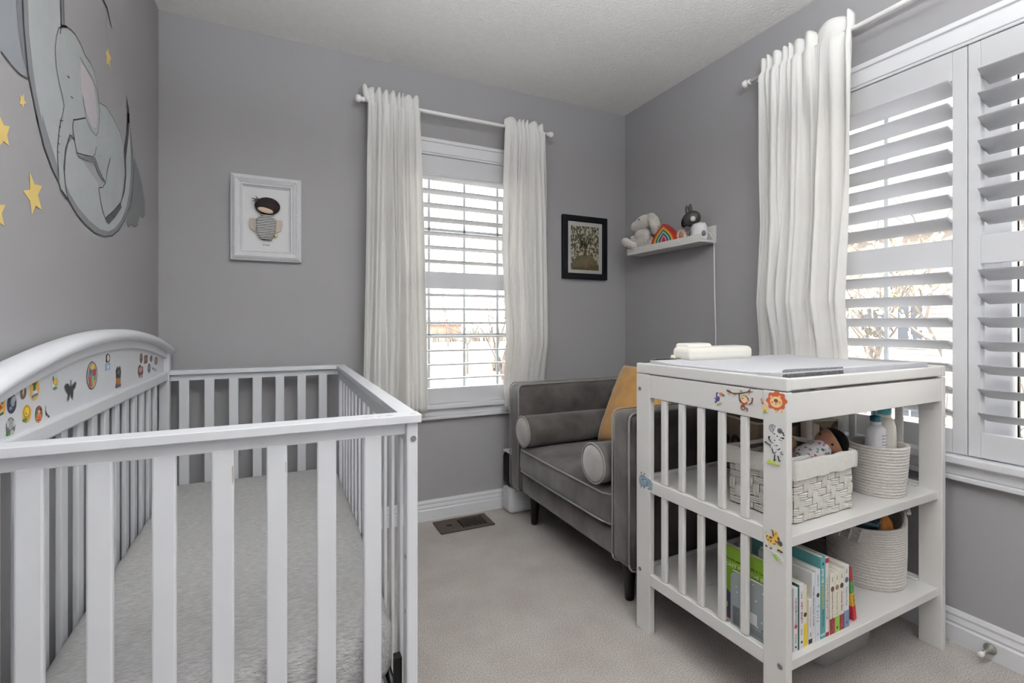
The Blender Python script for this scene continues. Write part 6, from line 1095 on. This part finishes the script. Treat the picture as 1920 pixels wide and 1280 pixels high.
mural_fill('shadow', 5, (80, 81, 84), [(1.8710, 1.3860), (1.9500, 1.4250), (2.0310, 1.4710), (2.0400, 1.4550), (1.9720, 1.4090), (1.9070, 1.3740), (1.8860, 1.3770)])
mural_fill('shadow', 5, (112, 114, 117), [(1.5610, 1.4510), (1.5670, 1.4960), (1.5890, 1.5330), (1.6200, 1.5560), (1.6140, 1.5410), (1.5890, 1.5190), (1.5730, 1.4840), (1.5690, 1.4420)])
mural_fill('shadow', 5, (112, 114, 117), [(1.5420, 1.8530), (1.5620, 1.8650), (1.5620, 1.8010), (1.5460, 1.7920)])
mural_fill('shadow', 5, (70, 70, 72), [(2.1000, 1.8520), (2.1260, 1.8230), (2.1380, 1.7760), (2.1080, 1.7650)])
mural_fill('shadow', 5, (70, 70, 72), [(2.1080, 1.7980), (2.1350, 1.8090), (2.1260, 1.7330), (2.0900, 1.6340), (2.0670, 1.6590), (2.0950, 1.7110)])
mural_fill('shadow', 5, (84, 86, 89), [(2.0670, 1.6590), (2.0900, 1.6340), (2.0950, 1.5760), (2.0740, 1.5140), (2.0310, 1.4640), (2.0610, 1.5220), (2.0800, 1.5790)])
mural_fill('cloud', 1, (120, 124, 126), [(2.1950, 1.6700), (2.2620, 1.6380), (2.3090, 1.6010), (2.3500, 1.5430), (2.3500, 1.4920), (2.3090, 1.4710), (2.2770, 1.4730), (2.2460, 1.4350), (2.1950, 1.4170), (2.1530, 1.4200), (2.1190, 1.4040), (2.0930, 1.4180), (2.1460, 1.4820), (2.1810, 1.5520)])
mural_line([(1.3490, 1.8360), (1.3490, 1.7870), (1.3500, 1.7370), (1.3530, 1.6990), (1.3610, 1.6540), (1.3740, 1.5970), (1.3940, 1.5570), (1.4210, 1.5090), (1.4130, 1.5200), (1.4510, 1.4650), (1.4910, 1.4300), (1.5270, 1.4080)], 0.0050, 6)
mural_line([(1.5460, 1.3910), (1.5860, 1.3790), (1.6430, 1.3520), (1.7050, 1.3370), (1.7810, 1.3260), (1.8660, 1.3290), (1.9390, 1.3440), (2.0070, 1.3730), (2.0800, 1.4230), (2.1390, 1.4800), (2.1740, 1.5500), (2.1850, 1.6320), (2.1670, 1.6970), (2.1390, 1.7640)], 0.0040, 6)
mural_line([(1.5300, 1.7780), (1.5590, 1.7990), (1.5790, 1.8080), (1.6040, 1.8150), (1.6360, 1.8190), (1.6690, 1.8140), (1.7040, 1.8000), (1.7480, 1.7980)], 0.0030, 6)
mural_line([(1.7480, 1.7980), (1.7750, 1.7890), (1.7990, 1.7610), (1.8150, 1.7150), (1.8790, 1.7300), (1.9540, 1.7200), (1.9500, 1.7190), (2.0190, 1.7020), (2.0650, 1.6670), (2.0740, 1.6220), (2.0860, 1.5810), (2.0670, 1.5310)], 0.0020, 6)
mural_line([(1.5500, 1.5690), (1.5630, 1.6050), (1.5500, 1.6280), (1.5330, 1.6480), (1.5170, 1.6770), (1.5100, 1.7200), (1.5160, 1.7500), (1.5300, 1.7780)], 0.0020, 6)
mural_line([(1.5460, 1.3860), (1.5320, 1.4060), (1.5230, 1.4760), (1.5300, 1.5230), (1.5460, 1.5680), (1.5500, 1.5690)], 0.0022, 6)
mural_line([(1.5320, 1.4060), (1.5460, 1.3860), (1.5660, 1.3770), (1.5890, 1.3780)], 0.0020, 6)
mural_line([(1.6280, 1.5430), (1.6000, 1.5450), (1.5730, 1.5030), (1.5610, 1.4510), (1.5730, 1.4000), (1.5870, 1.3790)], 0.0040, 6)
mural_line([(1.6890, 1.6820), (1.7070, 1.6370), (1.7210, 1.6230), (1.7550, 1.6110), (1.7900, 1.6090), (1.8090, 1.6270), (1.8180, 1.6720), (1.8190, 1.6940), (1.8030, 1.7440), (1.7630, 1.7620), (1.6650, 1.7750)], 0.0020, 6)
mural_line([(1.6190, 1.5900), (1.6420, 1.6000), (1.7070, 1.6290)], 0.0040, 6)
mural_line([(1.6200, 1.5880), (1.6170, 1.5680), (1.6320, 1.5360), (1.6470, 1.5140), (1.6890, 1.5230), (1.7640, 1.5400), (1.7860, 1.5570), (1.7920, 1.5770)], 0.0030, 6)
mural_line([(1.7810, 1.5440), (1.8130, 1.5210), (1.8740, 1.4950), (1.8970, 1.5480), (1.9200, 1.5840)], 0.0030, 6)
mural_line([(1.8130, 1.4640), (1.8470, 1.4740), (1.8740, 1.4950)], 0.0030, 6)
mural_line([(1.8130, 1.4620), (1.8320, 1.4300), (1.8520, 1.4010), (1.8710, 1.3860), (1.9500, 1.4250), (2.0310, 1.4710)], 0.0030, 6)
mural_line([(2.1190, 1.8250), (2.1390, 1.7640), (2.1670, 1.6970), (2.1850, 1.6320), (2.1740, 1.5500), (2.1390, 1.4800)], 0.0025, 6)
mural_line([(2.1000, 1.8520), (2.1120, 1.8000), (2.0990, 1.7230), (2.0700, 1.6580), (2.0860, 1.6030), (2.0800, 1.5340), (2.0310, 1.4710)], 0.0030, 6)
mural_line([(1.2630, 1.5870), (1.2810, 1.5840), (1.3030, 1.5800), (1.3390, 1.5780), (1.3630, 1.5820), (1.3770, 1.5870)], 0.0030, 6)
mural_line([(1.5440, 1.7910), (1.5590, 1.7990), (1.5790, 1.8080)], 0.0060, 6)
mural_line([(1.5390, 1.7690), (1.5420, 1.7850), (1.5500, 1.7920)], 0.0030, 6)
mural_line([(1.5590, 1.9340), (1.5590, 1.8630), (1.5620, 1.8010)], 0.0040, 6)
mural_line([(1.5400, 1.9210), (1.5420, 1.8530), (1.5460, 1.7920)], 0.0020, 6)
mural_line([(1.5820, 1.6870), (1.5960, 1.6880)], 0.0040, 6)
mural_line([(1.6030, 1.6440), (1.6190, 1.6460)], 0.0030, 6)
mural_line([(1.8190, 2.0810), (1.8530, 2.0400), (1.8930, 2.0370), (1.9160, 2.0170), (1.9370, 2.0020)], [0.0080, 0.0100, 0.0090, 0.0060, 0.0030], 6)
mural_line([(1.8880, 2.0310), (1.8770, 1.9810), (1.8840, 1.9460), (1.9070, 1.9260)], 0.0015, 6)
mural_line([(2.1950, 1.6700), (2.2620, 1.6380), (2.3090, 1.6010), (2.3500, 1.5430), (2.3500, 1.4920), (2.3090, 1.4710)], 0.0015, 6)
mural_line([(2.0930, 1.4180), (2.1190, 1.4040), (2.1530, 1.4200), (2.1950, 1.4170), (2.2460, 1.4350)], 0.0020, 6)
mural_line([(1.5370, 1.5590), (1.5560, 1.5650)], 0.0020, 6)
mural_line([(1.5320, 1.5420), (1.5430, 1.5430)], 0.0020, 6)
mural_line([(1.5270, 1.5190), (1.5390, 1.5190)], 0.0020, 6)
mural_line([(1.5240, 1.4990), (1.5370, 1.5000)], 0.0020, 6)
mural_line([(1.5240, 1.4790), (1.5340, 1.4780)], 0.0020, 6)
mural_fill('star', 3, (224, 196, 118), [(1.3370, 1.5370), (1.3480, 1.5350), (1.3580, 1.5460), (1.3570, 1.5330), (1.3680, 1.5310), (1.3550, 1.5230), (1.3560, 1.5130), (1.3480, 1.5200), (1.3370, 1.5170), (1.3430, 1.5280)])
mural_fill('star', 3, (224, 196, 118), [(1.8750, 1.9010), (1.8900, 1.9010), (1.9020, 1.9200), (1.9110, 1.9070), (1.9330, 1.9040), (1.9160, 1.8850), (1.9250, 1.8700), (1.9020, 1.8730), (1.8840, 1.8620), (1.8900, 1.8850)])
mural_fill('star', 3, (224, 196, 118), [(1.3830, 1.3890), (1.4050, 1.3690), (1.4430, 1.3750), (1.4210, 1.3500), (1.4410, 1.3200), (1.4110, 1.3240), (1.3920, 1.2990), (1.3840, 1.3280), (1.3530, 1.3420), (1.3830, 1.3520)])
mural_fill('star', 3, (224, 196, 118), [(1.2400, 1.4590), (1.2630, 1.4610), (1.2750, 1.4500), (1.2980, 1.4560), (1.2880, 1.4350), (1.2960, 1.4170), (1.2750, 1.4190), (1.2630, 1.4080), (1.2360, 1.4030), (1.2480, 1.4230)])
mural_fill('star', 3, (224, 196, 118), [(1.2400, 1.2970), (1.2590, 1.2920), (1.2820, 1.2970), (1.2670, 1.2770), (1.2780, 1.2540), (1.2590, 1.2590), (1.2400, 1.2480), (1.2480, 1.2720)])
LINES.normal_update()
for g in LINES.faces:
    if g.normal.x < 0: g.normal_flip()
obj('outline', LINES, mmat((58, 58, 60)), MU, norm=False, label='dark pencil-like outlines')
# ------------------------------------------------------------------ outside, seen through the shutters (room is on the upper floor)
GZ = -3.0
struct('ground', box(-260, 320, 3.4, 420, GZ - .2, GZ), M('winter_grass', srgb(112, 106, 92), 1., .2, .35))
o = struct('ground', box(2.8, 320, -160, 3.4, GZ - .2, GZ), M('winter_grass', srgb(112, 106, 92), 1., .2, .35))
struct('road', box(-60, 90, 62, 70, GZ, GZ + .03), M('pale_road', srgb(150, 150, 152), .9, .03, .5))
struct('road', box(-60, 90, 24, 31, GZ, GZ + .03), M('pale_road', srgb(150, 150, 152), .9, .03, .5))
BARK = M('bark', srgb(104, 96, 90), .95, .2, 6, .5, 20)
def branches(bm, p, d, L, r, depth, rnd, tips, sides=5):
    q = p + d * L; tube(bm, [p, (p + q) / 2 + Vector((rnd.uniform(-1, 1), rnd.uniform(-1, 1), 0)) * L * .05, q], [r, r * .8, r * .6], sides, cap=False); tips.append(q)
    if depth == 0: return
    for k in range(rnd.choice((2, 3, 3))):
        a = Vector((rnd.uniform(-1, 1), rnd.uniform(-1, 1), rnd.uniform(-.25, .7))); nd = (d * .9 + a * .75).normalized()
        branches(bm, q if k < 2 else p + d * L * .6, nd, L * rnd.uniform(.62, .85), r * .58, depth - 1, rnd, tips, 4)
def tree(name, label, x, y, h, depth, seed, leaves=None, group=None, r=.12, lean=(0, 0)):
    t = thing(name, label, 'tree', (x, y, GZ), group); rnd = random.Random(seed); bm = bmesh.new(); tips = []
    branches(bm, Vector((x, y, GZ)), Vector((lean[0], lean[1], 1)).normalized(), h * .34, r, depth, rnd, tips); obj('branches', bm, BARK, t)
    if leaves:
        bm = bmesh.new()
        for q in tips:
            if rnd.random() < leaves[1]:
                for _ in range(leaves[2]):
                    c = q + Vector([rnd.gauss(0, .18) for _ in range(3)]); a = Vector([rnd.uniform(-1, 1) for _ in range(3)]).normalized() * .06; b = a.cross(Vector([rnd.uniform(-1, 1) for _ in range(3)])).normalized() * .05
                    bm.faces.new([bm.verts.new(c + w) for w in (a, b, -a, -b)])
        o = obj('foliage', bm, M('leaf_yellow', srgb(*leaves[0]), .8, .15, 3), t, norm=False); o['kind'] = 'stuff'
    return t
tree('bare_tree', 'bare winter tree with fine branches, right side of the far window', 8.6, 19.0, 7.5, 6, 4, r=.13, group='bare winter trees')
tree('bare_tree', 'bare spreading tree low in the middle of the far window', 13.5, 37, 7, 6, 9, r=.13, group='bare winter trees')
tree('bare_tree', 'distant bare tree left of centre in the far window', 27, 84, 9, 6, 12, r=.22, group='bare winter trees')
tree('bare_tree', 'distant bare tree near the middle of the far window', 40, 96, 10, 6, 22, r=.22, group='bare winter trees')
def hedge(label, x0, x1, y, h, seed):
    t = thing('hedge', label, 'hedge', ((x0 + x1) / 2, y, GZ)); rnd = random.Random(seed); bm = bmesh.new()
    for _ in range(900):
        x = rnd.uniform(x0, x1); p = Vector((x, y + rnd.uniform(-.5, .5), GZ)); top = p + Vector((rnd.uniform(-.5, .5), rnd.uniform(-.4, .4), h * rnd.uniform(.5, 1.05)))
        tube(bm, [p, top], [.03, .012], 3, cap=False)
    o = obj('twigs', bm, M('twig_brown', srgb(84, 70, 62), .95, .2, 2), t); o['kind'] = 'stuff'
hedge('brown winter hedge low in the far window', 16.5, 25, 38.5, 1.3, 3)
hedge('distant bare hedgerow across the far window', 30, 75, 105, 4.2, 6)
FB = thing('brick_house', 'low orange brick building far off behind the far window', 'building', (40, 150, GZ))
obj('wall', box(30, 52, 148, 158, GZ, .6), M('orange_brick', srgb(176, 140, 122), .9, .1, 1.), FB); bm = bmesh.new(); prism(bm, [(29.5, .6), (52.5, .6), (48, 2.2), (34, 2.2)], lambda u, v, t: (u, t, v), 147, 159); obj('roof', bm, F(110, 104, 102), FB)
# house across the garden, through the wide window
NH = thing('neighbour_house', 'pale sided house with grey windows seen through the wide window', 'building', (22, 11, GZ))
SIDE = M('siding_pale', srgb(140, 130, 126), .8, .03, 1.)
obj('wall', box(20, 30, 2, 19, GZ, 4.2), SIDE, NH)
bm = bmesh.new(); prism(bm, [(19.4, 4.2), (30.6, 4.2), (25, 7.4)], lambda u, v, t: (u, t, v), 1.4, 19.6); obj('roof', bm, F(90, 88, 90), NH)
first = None
for k in range(36):
    if first is None: first = obj('siding_board', box(-.02, 0, -8.5, 8.5, 0, .16), M('siding_line', srgb(150, 138, 132), .8), NH, world=False); first.location = (20 - 22, 10.5 - 11, 0)
    else: dup(first, NH, (20 - 22, 10.5 - 11, .2 * k))
for y, z, w, h in ((11.9, .25, .75, 1.5), (10.7, .25, .8, 1.5), (9.5, .25, .75, 1.5), (6.4, .3, .8, 1.4), (11.9, -2.2, .8, 1.3), (9.5, -2.2, .8, 1.3), (4.5, .3, .8, 1.4)):
    f = obj('window_frame', boxes((19.93, 19.97, y - w / 2 - .06, y + w / 2 + .06, z - .06, z), (19.93, 19.97, y - w / 2 - .06, y + w / 2 + .06, z + h, z + h + .06), (19.93, 19.97, y - w / 2 - .06, y - w / 2, z, z + h), (19.93, 19.97, y + w / 2, y + w / 2 + .06, z, z + h), (19.93, 19.96, y - .02, y + .02, z, z + h), (19.93, 19.96, y - w / 2, y + w / 2, z + h / 2 - .02, z + h / 2 + .02)), F(240, 240, 240), NH)
    obj('window_pane', box(19.955, 19.975, y - w / 2, y + w / 2, z, z + h), F(58, 62, 68, .3), f)
tree('young_tree', 'thin tree with yellow leaves outside the wide window, nearer its curtain', 13.2, 7.3, 6.4, 5, 31, ((206, 200, 152), .42, 5), 'leafing trees outside the wide window', .09)
tree('young_tree', 'thin tree with yellow leaves outside the wide window, nearer the shutter seam', 7.4, 3.2, 5.4, 5, 47, ((206, 200, 152), .36, 5), 'leafing trees outside the wide window', .10, (.0, .06))
